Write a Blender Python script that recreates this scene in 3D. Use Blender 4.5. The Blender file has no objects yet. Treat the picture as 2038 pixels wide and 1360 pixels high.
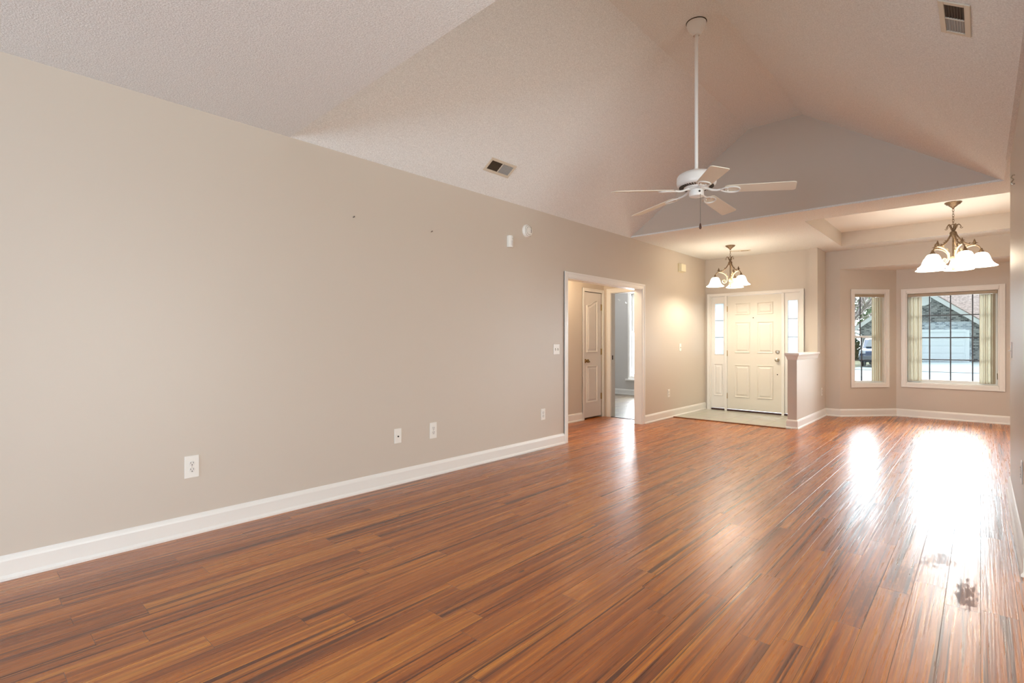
import bpy, bmesh, math, random
from mathutils import Vector, Matrix
random.seed(7)
S = bpy.context.scene
C = S.collection
PI = math.pi
L, H = -3.696, 2.703            # left wall plane, height of the flat ceilings

# ------------------------------------------------------------------ camera
cam = bpy.data.objects.new('camera', bpy.data.cameras.new('camera'))
C.objects.link(cam)
cam.location = (0, 0, 1.22)
cam.rotation_euler = (PI/2, 0, 0.7392)
cam.data.lens = 36*1023/2038
cam.data.sensor_width = 36
cam.data.shift_y = 0.7/2038
cam.data.clip_start = 0.02
S.camera = cam

# ------------------------------------------------------------------ view, sky, daylight
S.view_settings.view_transform = 'Standard'
S.view_settings.look = 'None'
S.view_settings.gamma = 1
S.view_settings.use_curve_mapping = False
S.view_settings.exposure = 1.5
S.cycles.max_bounces = 10
S.cycles.diffuse_bounces = 6
S.cycles.glossy_bounces = 4
S.cycles.transparent_max_bounces = 16
S.cycles.caustics_reflective = False
S.cycles.caustics_refractive = False
S.cycles.sample_clamp_indirect = 6
S.cycles.use_denoising = True

SKY_LOW, SKY_HIGH = 0.42, 11.5       # overcast sky; the sun's veiled glow stands beyond the front windows
world = bpy.data.worlds.new('overcast_sky'); S.world = world
world.use_nodes = True
wn, wl = world.node_tree.nodes, world.node_tree.links
wn.clear()
tc = wn.new('ShaderNodeTexCoord')
dt = wn.new('ShaderNodeVectorMath'); dt.operation = 'DOT_PRODUCT'
g = Vector((0.32, 0.90, 0.30)).normalized(); dt.inputs[1].default_value = g
mr = wn.new('ShaderNodeMapRange'); mr.interpolation_type = 'SMOOTHSTEP'
mr.inputs['From Min'].default_value = 0.42; mr.inputs['From Max'].default_value = 1.0
mr.inputs['To Min'].default_value = SKY_LOW; mr.inputs['To Max'].default_value = SKY_HIGH
bg = wn.new('ShaderNodeBackground'); bg.inputs['Color'].default_value = (0.84, 0.92, 1.0, 1)
wo = wn.new('ShaderNodeOutputWorld')
wl.new(tc.outputs['Generated'], dt.inputs[0]); wl.new(dt.outputs['Value'], mr.inputs['Value'])
wl.new(mr.outputs['Result'], bg.inputs['Strength']); wl.new(bg.outputs[0], wo.inputs[0])

def area(name, loc, rot, sx, sy, power, col):
    d = bpy.data.lights.new(name, 'AREA'); d.shape = 'RECTANGLE'; d.size = sx; d.size_y = sy
    d.energy = power; d.color = col
    o = bpy.data.objects.new(name, d); C.objects.link(o); o.location = loc; o.rotation_euler = rot
    return o
def point(name, loc, power, col, r=0.04, parent=None):
    d = bpy.data.lights.new(name, 'POINT'); d.energy = power; d.color = col; d.shadow_soft_size = r
    o = bpy.data.objects.new(name, d); C.objects.link(o); o.location = loc; o.parent = parent
    return o
# added fill, as daylight through unseen patio doors behind the camera
area('patio_fill', (-1.75, -5.07, 1.08), (PI/2+0.38, 0, 0), 3.0, 2.0, 82, (0.60, 0.81, 1.0))
# added fill through a made-up nook window farther right in that wall
area('nook_fill', (2.2, -5.07, 1.25), (PI/2+0.15, 0, 0.45), 2.9, 1.9, 45, (1.0, 0.97, 0.93))
# added fill from the right, through made-up kitchen doors and opening
area('kitchen_fill', (3.85, 2.0, 1.10), (PI/2+0.26, 0, PI/2-0.5), 3.0, 2.0, 68, (1.0, 0.95, 0.88))
# daylight through the bedroom window
area('bedroom_daylight', (-5.4, 10.60, 1.35), (-PI/2, 0, 0), 1.1, 1.8, 34, (0.93, 0.96, 1.0))
# ceiling lamp of the little hall
point('hall_lamp', (-4.15, 5.6, 2.25), 12, (1.0, 0.80, 0.55), 0.12)

# ------------------------------------------------------------------ materials
MATS = {}
def nodes(name):
    m = bpy.data.materials.new(name); m.use_nodes = True
    nt = m.node_tree; return m, nt, nt.nodes['Principled BSDF']
def mat(name, col, rough=0.5, metal=0.0, spec=0.5, bump=None, var=None, emit=None, es=0):
    """bump=(scale, strength, distance); var=(scale, amount) mottles the colour a little"""
    if name in MATS: return MATS[name]
    m, nt, b = nodes(name)
    b.inputs['Base Color'].default_value = (*col, 1)
    b.inputs['Roughness'].default_value = rough
    b.inputs['Metallic'].default_value = metal
    b.inputs['Specular IOR Level'].default_value = spec
    geo = nt.nodes.new('ShaderNodeNewGeometry')
    if bump:
        n = nt.nodes.new('ShaderNodeTexNoise'); n.inputs['Scale'].default_value = bump[0]; n.inputs['Detail'].default_value = 2
        nt.links.new(geo.outputs['Position'], n.inputs['Vector'])
        bp = nt.nodes.new('ShaderNodeBump'); bp.inputs['Strength'].default_value = bump[1]; bp.inputs['Distance'].default_value = bump[2]
        nt.links.new(n.outputs['Fac'], bp.inputs['Height']); nt.links.new(bp.outputs[0], b.inputs['Normal'])
    if var:
        n = nt.nodes.new('ShaderNodeTexNoise'); n.inputs['Scale'].default_value = var[0]; n.inputs['Detail'].default_value = 3
        nt.links.new(geo.outputs['Position'], n.inputs['Vector'])
        r = nt.nodes.new('ShaderNodeValToRGB')
        r.color_ramp.elements[0].position = 0.3; r.color_ramp.elements[1].position = 0.7
        r.color_ramp.elements[0].color = (*[c*(1-var[1]) for c in col], 1)
        r.color_ramp.elements[1].color = (*[min(1, c*(1+var[1])) for c in col], 1)
        nt.links.new(n.outputs['Fac'], r.inputs[0]); nt.links.new(r.outputs[0], b.inputs['Base Color'])
    if emit:
        b.inputs['Emission Color'].default_value = (*emit, 1); b.inputs['Emission Strength'].default_value = es
    MATS[name] = m
    return m

WALL = mat('greige_wall_paint', (0.615, 0.555, 0.485), 0.42, bump=(260, 0.05, 0.002))
CEIL = mat('popcorn_ceiling', (0.82, 0.845, 0.85), 0.9, spec=0.2, bump=(135, 0.42, 0.008), var=(125, 0.13))
TRAYM = mat('smooth_white_ceiling', (0.86, 0.83, 0.79), 0.8, spec=0.2, bump=(120, 0.1, 0.004))
TRIM = mat('white_trim_enamel', (0.83, 0.82, 0.79), 0.32)
DOORM = mat('cream_door_enamel', (0.77, 0.745, 0.67), 0.38)
CLOSET = mat('closet_door_enamel', (0.80, 0.77, 0.73), 0.4)
WHITE = mat('white_metal_paint', (0.84, 0.84, 0.83), 0.35)
BLADE = mat('cream_blade', (0.80, 0.76, 0.66), 0.45)
PLASTIC = mat('white_plastic', (0.85, 0.84, 0.80), 0.35)
IVORY = mat('ivory_plastic', (0.72, 0.66, 0.46), 0.45)
BLACK = mat('dark_slot', (0.02, 0.018, 0.015), 0.6)
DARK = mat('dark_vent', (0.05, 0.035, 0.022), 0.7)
VENTC = mat('cream_register', (0.66, 0.60, 0.50), 0.45)
VENTG = mat('grey_damper', (0.33, 0.34, 0.34), 0.5)
BRASS = mat('aged_brass', (0.42, 0.29, 0.12), 0.3, metal=1.0)
NICKEL = mat('worn_nickel', (0.55, 0.50, 0.42), 0.28, metal=1.0)
ANTIQUE = mat('antique_bronze', (0.20, 0.135, 0.08), 0.45, metal=0.6, var=(60, 0.35))
PATINA = mat('cream_patina', (0.66, 0.57, 0.40), 0.5, metal=0.15, var=(70, 0.22))
SILL = mat('dark_sill', (0.06, 0.025, 0.018), 0.5)
MUNT = mat('dark_grille', (0.07, 0.075, 0.085), 0.45)
VINYL = mat('white_vinyl', (0.82, 0.83, 0.82), 0.35)
CONC = mat('pale_concrete', (0.09, 0.104, 0.100), 0.85, spec=0.2, var=(1.5, 0.12))
ASPH = mat('street_concrete', (0.08, 0.097, 0.102), 0.85, spec=0.2, var=(0.8, 0.10))
LAWN = mat('winter_lawn', (0.13, 0.125, 0.075), 0.95, spec=0.1, bump=(30, 0.8, 0.05), var=(4, 0.4))
HWHITE = mat('house_white_trim', (0.80, 0.84, 0.83), 0.5)
SHING = mat('brown_shingle', (0.34, 0.27, 0.24), 0.9, spec=0.1, var=(7, 0.3))
HEDGE = mat('hedge_leaf', (0.13, 0.14, 0.065), 0.8, spec=0.2, var=(9, 0.5))
NEEDLE = mat('evergreen_leaf', (0.06, 0.15, 0.10), 0.8, spec=0.2, var=(6, 0.4))
PINE = mat('pine_leaf', (0.19, 0.25, 0.13), 0.8, spec=0.2, var=(6, 0.4))
BARK = mat('grey_bark', (0.30, 0.265, 0.25), 0.9, spec=0.1, var=(5, 0.3))
CARP = mat('dark_blue_car_paint', (0.035, 0.06, 0.13), 0.25, spec=0.6)
TYRE = mat('tyre_rubber', (0.03, 0.03, 0.035), 0.8)
CARGL = mat('car_window', (0.05, 0.07, 0.09), 0.1, spec=0.8)
LAMPR = mat('red_tail_lamp', (0.4, 0.02, 0.02), 0.3)

def glass():
    m = bpy.data.materials.new('window_glass'); m.use_nodes = True
    nt = m.node_tree; nt.nodes.clear()
    o = nt.nodes.new('ShaderNodeOutputMaterial'); mx = nt.nodes.new('ShaderNodeMixShader')
    t = nt.nodes.new('ShaderNodeBsdfTransparent'); t.inputs[0].default_value = (0.96, 0.985, 0.98, 1)
    gl = nt.nodes.new('ShaderNodeBsdfGlossy'); gl.inputs['Roughness'].default_value = 0.02
    fr = nt.nodes.new('ShaderNodeFresnel'); fr.inputs[0].default_value = 1.3
    nt.links.new(fr.outputs[0], mx.inputs[0]); nt.links.new(t.outputs[0], mx.inputs[1]); nt.links.new(gl.outputs[0], mx.inputs[2])
    nt.links.new(mx.outputs[0], o.inputs[0]); return m
GLASS = glass()
def frosted():
    m = bpy.data.materials.new('frosted_sidelight_glass'); m.use_nodes = True
    nt = m.node_tree; nt.nodes.clear()
    o = nt.nodes.new('ShaderNodeOutputMaterial'); mx = nt.nodes.new('ShaderNodeMixShader'); mx.inputs[0].default_value = 0.55
    t = nt.nodes.new('ShaderNodeBsdfTranslucent'); t.inputs[0].default_value = (0.50, 0.54, 0.56, 1)
    d = nt.nodes.new('ShaderNodeBsdfTransparent'); d.inputs[0].default_value = (0.31, 0.335, 0.345, 1)
    nt.links.new(t.outputs[0], mx.inputs[1]); nt.links.new(d.outputs[0], mx.inputs[2]); nt.links.new(mx.outputs[0], o.inputs[0])
    return m
FROST = frosted()
def vane_mat():
    m = bpy.data.materials.new('ivory_vane_fabric'); m.use_nodes = True
    nt = m.node_tree; nt.nodes.clear()
    o = nt.nodes.new('ShaderNodeOutputMaterial'); mx = nt.nodes.new('ShaderNodeMixShader'); mx.inputs[0].default_value = 0.4
    d = nt.nodes.new('ShaderNodeBsdfDiffuse'); d.inputs[0].default_value = (0.78, 0.745, 0.66, 1)
    t = nt.nodes.new('ShaderNodeBsdfTranslucent'); t.inputs[0].default_value = (0.84, 0.80, 0.70, 1)
    nt.links.new(d.outputs[0], mx.inputs[1]); nt.links.new(t.outputs[0], mx.inputs[2]); nt.links.new(mx.outputs[0], o.inputs[0])
    return m
VANE = vane_mat()
def shade_mat():
    m = bpy.data.materials.new('lit_frosted_shade'); m.use_nodes = True
    nt = m.node_tree; nt.nodes.clear()
    o = nt.nodes.new('ShaderNodeOutputMaterial'); ad = nt.nodes.new('ShaderNodeAddShader')
    e = nt.nodes.new('ShaderNodeEmission'); e.inputs[0].default_value = (1.0, 0.93, 0.80, 1); e.inputs[1].default_value = 2.3
    t = nt.nodes.new('ShaderNodeBsdfTransparent'); t.inputs[0].default_value = (0.33, 0.30, 0.25, 1)
    nt.links.new(e.outputs[0], ad.inputs[0]); nt.links.new(t.outputs[0], ad.inputs[1]); nt.links.new(ad.outputs[0], o.inputs[0])
    return m
SHADE = shade_mat()

def wood_floor(name, tint=(1, 1, 1), stains=True):
    m, nt, b = nodes(name)
    N, K = nt.nodes, nt.links
    def nd(t, **kw):
        n = N.new(t)
        for k, v in kw.items(): setattr(n, k, v)
        return n
    def mth(op, a, bb=None, c=None):
        n = nd('ShaderNodeMath', operation=op)
        for i, v in enumerate((a, bb, c)):
            if v is None: continue
            if isinstance(v, (int, float)): n.inputs[i].default_value = v
            else: K.new(v, n.inputs[i])
        return n.outputs[0]
    geo = nd('ShaderNodeNewGeometry'); sp = nd('ShaderNodeSeparateXYZ'); K.new(geo.outputs['Position'], sp.inputs[0])
    X, Y = sp.outputs['X'], sp.outputs['Y']
    W, LEN = 0.125, 1.21
    u = mth('DIVIDE', mth('ADD', X, 10.0), W)
    row = mth('FLOOR', u); fu = mth('FRACT', u)
    wn1 = nd('ShaderNodeTexWhiteNoise', noise_dimensions='1D'); K.new(row, wn1.inputs['W'])
    v = mth('ADD', mth('DIVIDE', mth('ADD', Y, 10.0), LEN), mth('MULTIPLY', wn1.outputs['Value'], 7.31))
    seg = mth('FLOOR', v); fv = mth('FRACT', v)
    cb = nd('ShaderNodeCombineXYZ'); K.new(row, cb.inputs[0]); K.new(seg, cb.inputs[1])
    wn2 = nd('ShaderNodeTexWhiteNoise', noise_dimensions='2D'); K.new(cb.outputs[0], wn2.inputs['Vector'])
    rnd = wn2.outputs['Value']
    # grain coordinates: stretched along the plank, shifted for each plank
    cg = nd('ShaderNodeCombineXYZ'); K.new(mth('ADD', X, mth('MULTIPLY', rnd, 3.0)), cg.inputs[0])
    K.new(mth('ADD', Y, mth('MULTIPLY', rnd, 37.0)), cg.inputs[1]); K.new(mth('MULTIPLY', rnd, 9.0), cg.inputs[2])
    def noise(sx, sy, detail, dist, rough=0.55):
        mp = nd('ShaderNodeMapping'); mp.inputs['Scale'].default_value = (sx, sy, 1); K.new(cg.outputs[0], mp.inputs[0])
        n = nd('ShaderNodeTexNoise'); n.inputs['Scale'].default_value = 1; n.inputs['Detail'].default_value = detail
        n.inputs['Distortion'].default_value = dist; n.inputs['Roughness'].default_value = rough
        K.new(mp.outputs[0], n.inputs['Vector']); return n.outputs['Fac']
    def ramp(fac, stops):
        r = nd('ShaderNodeValToRGB'); e = r.color_ramp.elements
        while len(e) < len(stops): e.new(0.5)
        for el, (p, c) in zip(e, stops):
            el.position = p; el.color = (c[0]*tint[0], c[1]*tint[1], c[2]*tint[2], 1) if len(c) == 3 else c
        K.new(fac, r.inputs[0]); return r.outputs[0]
    broad = noise(24, 0.5, 4, 0.8)
    fine = noise(120, 2.2, 3, 0.3)
    streak = noise(40, 0.42, 3, 0.5)
    knot = noise(13, 3.4, 2, 0.8)
    tone = mth('ADD', mth('MULTIPLY', broad, 0.87), mth('MULTIPLY', rnd, 0.13))
    base = ramp(tone, [(0.28, (0.135, 0.030, 0.007)), (0.40, (0.32, 0.084, 0.014)), (0.53, (0.50, 0.152, 0.022)), (0.68, (0.64, 0.245, 0.040))])
    def mix(fac, a, c, blend='MIX'):
        n = nd('ShaderNodeMix', data_type='RGBA', blend_type=blend)
        if isinstance(fac, (int, float)): n.inputs['Factor'].default_value = fac
        else: K.new(fac, n.inputs['Factor'])
        K.new(a, n.inputs['A'])
        if isinstance(c, tuple): n.inputs['B'].default_value = (*c, 1)
        else: K.new(c, n.inputs['B'])
        return n.outputs['Result']
    def rng(val, a, bb, lo=0.0, hi=1.0):
        n = nd('ShaderNodeMapRange', interpolation_type='SMOOTHSTEP'); K.new(val, n.inputs['Value'])
        n.inputs['From Min'].default_value = a; n.inputs['From Max'].default_value = bb
        n.inputs['To Min'].default_value = lo; n.inputs['To Max'].default_value = hi; return n.outputs['Result']
    col = mix(rng(fine, 0.38, 0.70, 0, 0.5), base, (0.20*tint[0], 0.055*tint[1], 0.018*tint[2]))
    col = mix(rng(streak, 0.55, 0.66, 0, 0.9), col, (0.075*tint[0], 0.018*tint[1], 0.010*tint[2]))
    col = mix(rng(knot, 0.735, 0.78, 0, 0.9), col, (0.045*tint[0], 0.014*tint[1], 0.008*tint[2]))
    # seams
    eu = mth('MULTIPLY', mth('MINIMUM', fu, mth('SUBTRACT', 1.0, fu)), W)
    ev = mth('MULTIPLY', mth('MINIMUM', fv, mth('SUBTRACT', 1.0, fv)), LEN)
    seam = mth('MINIMUM', eu, ev)
    sm = rng(seam, 0.0003, 0.0016, 1, 0)
    col = mix(mth('MULTIPLY', sm, 0.75), col, (0.06*tint[0], 0.02*tint[1], 0.012*tint[2]))
    rough = rng(fine, 0.2, 0.8, 0.23, 0.38)
    if stains:
        # worn, dulled patches near the right wall
        big = nd('ShaderNodeTexNoise'); big.inputs['Scale'].default_value = 45; big.inputs['Detail'].default_value = 5
        mpb = nd('ShaderNodeMapping'); mpb.inputs['Scale'].default_value = (1.6, 0.35, 1); K.new(geo.outputs['Position'], mpb.inputs[0]); K.new(mpb.outputs[0], big.inputs['Vector'])
        for (sx, sy, rx, ry, c, amt, dull) in [(-0.052, 3.30, 0.045, 0.20, (0.12, 0.06, 0.05), 0.7, 0.4), (-0.165, 3.73, 0.075, 0.13, (0.30, 0.26, 0.28), 0.4, 0.35),
                                         (-0.225, 3.63, 0.045, 0.05, (0.30, 0.26, 0.28), 0.4, 0.3), (-0.30, 3.30, 0.05, 0.25, (0.14, 0.07, 0.05), 0.5, 0.25),
                                         (-0.42, 2.95, 0.05, 0.3, (0.12, 0.05, 0.035), 0.5, 0.2)]:
            dx = mth('DIVIDE', mth('SUBTRACT', X, sx), rx); dy = mth('DIVIDE', mth('SUBTRACT', Y, sy), ry)
            d = mth('ADD', mth('ADD', mth('MULTIPLY', dx, dx), mth('MULTIPLY', dy, dy)), mth('MULTIPLY', mth('SUBTRACT', big.outputs['Fac'], 0.5), 4.5))
            msk = rng(d, 0.1, 1.25, amt, 0)
            col = mix(msk, col, c)
            rough = mth('ADD', rough, mth('MULTIPLY', msk, dull))
    K.new(col, b.inputs['Base Color']); K.new(rough, b.inputs['Roughness'])
    b.inputs['IOR'].default_value = 1.55
    b.inputs['Coat Weight'].default_value = 0.1; b.inputs['Coat Roughness'].default_value = 0.5; b.inputs['Coat IOR'].default_value = 1.5
    b.inputs['Specular IOR Level'].default_value = 0.8
    hgt = mth('ADD', mth('MULTIPLY', fine, 0.35), mth('ADD', mth('MULTIPLY', broad, 0.5), mth('MULTIPLY', sm, -1.2)))
    # planks lie a hair out of level with each other
    hgt = mth('ADD', hgt, mth('MULTIPLY', mth('MULTIPLY', mth('SUBTRACT', fu, 0.5), mth('SUBTRACT', rnd, 0.5)), 0.8))
    bp = nd('ShaderNodeBump'); bp.inputs['Strength'].default_value = 0.45; bp.inputs['Distance'].default_value = 0.004
    K.new(hgt, bp.inputs['Height']); K.new(bp.outputs[0], b.inputs['Normal'])
    return m
FLOOR = wood_floor('cherry_laminate')
FLOOR2 = wood_floor('blue_lit_laminate', (0.32, 0.75, 2.3), False); FLOOR2.node_tree.nodes['Principled BSDF'].inputs['Coat Weight'].default_value = 0  # same laminate, tinted to carry the blue light falling on it

def tile_mat():
    m, nt, b = nodes('foyer_tile')
    geo = nt.nodes.new('ShaderNodeNewGeometry'); mp = nt.nodes.new('ShaderNodeMapping'); nt.links.new(geo.outputs['Position'], mp.inputs[0])
    mp.inputs['Location'].default_value = (2.92, -7.93, 0)
    br = nt.nodes.new('ShaderNodeTexBrick'); br.offset = 0; br.inputs['Scale'].default_value = 1
    br.inputs['Brick Width'].default_value = 0.30; br.inputs['Row Height'].default_value = 0.305; br.inputs['Mortar Size'].default_value = 0.006
    br.inputs['Color1'].default_value = (0.60, 0.60, 0.53, 1); br.inputs['Color2'].default_value = (0.56, 0.56, 0.49, 1); br.inputs['Mortar'].default_value = (0.40, 0.38, 0.33, 1)
    n = nt.nodes.new('ShaderNodeTexNoise'); n.inputs['Scale'].default_value = 9; n.inputs['Detail'].default_value = 5; nt.links.new(geo.outputs['Position'], n.inputs['Vector'])
    mx = nt.nodes.new('ShaderNodeMix'); mx.data_type = 'RGBA'; mx.blend_type = 'MULTIPLY'; mx.inputs['Factor'].default_value = 0.25
    nt.links.new(mp.outputs[0], br.inputs['Vector']); nt.links.new(br.outputs['Color'], mx.inputs['A']); nt.links.new(n.outputs['Color'], mx.inputs['B'])
    nt.links.new(mx.outputs['Result'], b.inputs['Base Color']); b.inputs['Roughness'].default_value = 0.3
    return m
TILE = tile_mat()
def brick_mat():
    m, nt, b = nodes('mottled_grey_brick')
    geo = nt.nodes.new('ShaderNodeNewGeometry'); sp = nt.nodes.new('ShaderNodeSeparateXYZ'); cb = nt.nodes.new('ShaderNodeCombineXYZ')
    ad = nt.nodes.new('ShaderNodeMath'); ad.operation = 'ADD'
    nt.links.new(geo.outputs['Position'], sp.inputs[0]); nt.links.new(sp.outputs['X'], ad.inputs[0]); nt.links.new(sp.outputs['Y'], ad.inputs[1])
    nt.links.new(ad.outputs[0], cb.inputs[0]); nt.links.new(sp.outputs['Z'], cb.inputs[1])
    br = nt.nodes.new('ShaderNodeTexBrick'); br.inputs['Scale'].default_value = 1
    br.inputs['Brick Width'].default_value = 0.22; br.inputs['Row Height'].default_value = 0.10; br.inputs['Mortar Size'].default_value = 0.010
    br.inputs['Color1'].default_value = (0.40, 0.41, 0.40, 1); br.inputs['Color2'].default_value = (0.05, 0.055, 0.06, 1); br.inputs['Mortar'].default_value = (0.40, 0.43, 0.42, 1)
    nt.links.new(cb.outputs[0], br.inputs['Vector']); nt.links.new(br.outputs['Color'], b.inputs['Base Color']); b.inputs['Roughness'].default_value = 0.9
    return m
BRICK = brick_mat()

# ------------------------------------------------------------------ mesh helpers
class MB:
    def __init__(s): s.bm = bmesh.new()
    def box(s, x0, x1, y0, y1, z0, z1, M=None):
        vs = [s.bm.verts.new((x, y, z)) for z in (z0, z1) for x, y in ((x0, y0), (x1, y0), (x1, y1), (x0, y1))]
        for f in ((3, 2, 1, 0), (4, 5, 6, 7), (0, 1, 5, 4), (1, 2, 6, 5), (2, 3, 7, 6), (3, 0, 4, 7)):
            s.bm.faces.new([vs[i] for i in f])
        if M is not None: bmesh.ops.transform(s.bm, matrix=M, verts=vs)
        return s
    def poly(s, pts):
        s.bm.faces.new([s.bm.verts.new(p) for p in pts]); return s
    def prism(s, pts, d, M=None):
        """closed outline (3-D points) pushed along vector d"""
        a = [s.bm.verts.new(p) for p in pts]; b = [s.bm.verts.new(Vector(p)+Vector(d)) for p in pts]
        n = len(a)
        s.bm.faces.new(a[::-1]); s.bm.faces.new(b)
        for i in range(n): s.bm.faces.new((a[i], a[(i+1) % n], b[(i+1) % n], b[i]))
        if M is not None: bmesh.ops.transform(s.bm, matrix=M, verts=a+b)
        return s
    def lathe(s, prof, n=32, M=None):
        rings = []; allv = []
        for r, z in prof:
            if r < 1e-5: ring = [s.bm.verts.new((0, 0, z))]
            else: ring = [s.bm.verts.new((r*math.cos(2*PI*i/n), r*math.sin(2*PI*i/n), z)) for i in range(n)]
            rings.append(ring); allv += ring
        for a, b in zip(rings, rings[1:]):
            for i in range(n):
                j = (i+1) % n
                if len(a) == 1 and len(b) == 1: continue
                if len(a) == 1: s.bm.faces.new((a[0], b[j], b[i]))
                elif len(b) == 1: s.bm.faces.new((a[i], a[j], b[0]))
                else: s.bm.faces.new((a[i], a[j], b[j], b[i]))
        if M is not None: bmesh.ops.transform(s.bm, matrix=M, verts=allv)
        return s
    def tube(s, pts, rad, n=8, closed=False):
        pts = [Vector(p) for p in pts]; N = len(pts)
        rads = rad if isinstance(rad, (list, tuple)) else [rad]*N
        rings = []; up = None
        for i, p in enumerate(pts):
            if closed: t = (pts[(i+1) % N]-pts[i-1])
            else: t = pts[min(i+1, N-1)]-pts[max(i-1, 0)]
            t.normalize()
            if up is None:
                up = Vector((0, 0, 1)) if abs(t.z) < 0.9 else Vector((1, 0, 0))
            up = (up - t*up.dot(t))
            if up.length < 1e-6: up = t.orthogonal()
            up.normalize(); sd = t.cross(up)
            rings.append([s.bm.verts.new(p + (up*math.cos(2*PI*k/n) + sd*math.sin(2*PI*k/n))*rads[i]) for k in range(n)])
        R = range(N if closed else N-1)
        for i in R:
            a, b = rings[i], rings[(i+1) % N]
            for k in range(n): s.bm.faces.new((a[k], a[(k+1) % n], b[(k+1) % n], b[k]))
        if not closed:
            s.bm.faces.new(rings[0][::-1]); s.bm.faces.new(rings[-1])
        return s
    def ball(s, c, r, sz=1.0):
        k = [(max(r*math.sin(PI*i/10), 0), -r*sz*math.cos(PI*i/10)) for i in range(11)]
        return s.lathe([(x if 0 < i < 10 else 0, z) for i, (x, z) in enumerate(k)], 14, Matrix.Translation(c))
    def build(s, name, m, parent=None, smooth=False, bevel=0, loc=None, rz=0):
        bmesh.ops.recalc_face_normals(s.bm, faces=s.bm.faces)
        me = bpy.data.meshes.new(name); s.bm.to_mesh(me); s.bm.free()
        me.materials.append(m)
        o = bpy.data.objects.new(name, me); C.objects.link(o)
        if smooth:
            for p in me.polygons: p.use_smooth = True
            me.set_sharp_from_angle(angle=math.radians(42))
        if parent is not None: o.parent = parent
        if loc: o.location = loc
        if rz: o.rotation_euler.z = rz
        if bevel:
            md = o.modifiers.new('edge', 'BEVEL'); md.width = bevel; md.segments = 2; md.limit_method = 'ANGLE'
        return o
def struct(o, label=None, cat=None):
    o['kind'] = 'structure'
    if label: o['label'] = label
    if cat: o['category'] = cat
    return o
def tag(o, label, cat, group=None, kind=None):
    o['label'] = label; o['category'] = cat
    if group: o['group'] = group
    if kind: o['kind'] = kind
    return o
def empty(name, loc=(0, 0, 0), rz=0):
    o = bpy.data.objects.new(name, None); C.objects.link(o); o.location = loc; o.rotation_euler.z = rz; o.empty_display_size = 0.05
    return o
def box(name, m, *b, parent=None, bevel=0):
    return MB().box(*b).build(name, m, parent, bevel=bevel)

# ------------------------------------------------------------------ shell: floors
YB = -5.0                       # back wall
struct(MB().box(-3.83, 1.32, YB-0.1, 7.925, -0.1, 0).box(1.32, 4.2, YB-0.1, -0.23, -0.1, 0).box(-1.96, 1.32, 7.925, 10.62, -0.1, 0).box(-4.70, -3.83, 4.3, 7.25, -0.1, 0).build('floor', FLOOR), 'glossy cherry-brown laminate plank floor of the great room', 'floor')
struct(box('floor_foyer', TILE, -3.83, -1.96, 7.925, 9.36, -0.1, 0.006), 'pale square tile floor in front of the entry door', 'floor')
struct(box('floor_bedroom', FLOOR2, -8.6, -3.83, 7.25, 10.62, -0.1, 0.001), 'plank floor of the bedroom beyond the hall, blue light put into its colour', 'floor')
struct(box('trim_1', mat('edge_strip', (0.20, 0.07, 0.022), 0.35), L+0.014, -2.02, 7.90, 7.935, 0.0, 0.012, bevel=0.003), 'dark wooden edging strip between laminate and entry tiles', 'trim')
struct(box('trim_2', mat('bedroom_strip', (0.05, 0.04, 0.04), 0.4), -4.43, -3.86, 7.235, 7.27, 0.0, 0.008), 'dark threshold strip of the bedroom doorway', 'trim')

# walls
T = 0.12
w = MB()
w.box(L-T, L, YB, 5.047, 0, 3.95).box(L-T, L, 6.905, 9.40, 0, 3.95).box(L-T, L, 5.047, 6.905, 2.0, 3.95)
struct(w.build('wall_left', WALL), 'long greige wall with the cased opening', 'wall')
w = MB()                          # foyer front wall around the door unit
w.box(L, -3.60, 9.263, 9.39, 0, 2.9).box(-2.15, -2.016, 9.263, 9.39, 0, 2.9).box(-3.60, -2.15, 9.263, 9.39, 2.045, 2.9)
struct(w.build('wall_foyer', WALL), 'entry wall around the front door', 'wall')
struct(MB().box(-2.016, -1.898, 9.222, 9.90, 0, 2.9).build('wall_stub', WALL), 'short full-height wall between entry and dining area', 'wall')
struct(MB().box(-2.016, -1.898, 7.99, 9.222, 0, 0.98).build('wall_half', WALL), 'waist-high half wall beside the entry tiles', 'wall')
cp = MB()
def cap_outline(o, z): return [(-2.016-o, 7.99-o, z), (-1.898+o, 7.99-o, z), (-1.898+o, 9.222, z), (-2.016-o, 9.222, z)]
lv = [(0.004, 0.965), (0.010, 0.985), (0.014, 1.005), (0.026, 1.03), (0.034, 1.036), (0.034, 1.062)]
for (o1, z1), (o2, z2) in zip(lv, lv[1:]):
    a, b = cap_outline(o1, z1), cap_outline(o2, z2)
    for i in range(4): cp.poly([a[i], a[(i+1) % 4], b[(i+1) % 4], b[i]])
cp.poly(cap_outline(0.034, 1.062))
struct(cp.build('trim_3', TRIM), 'white moulded cap on the half wall', 'trim')
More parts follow.
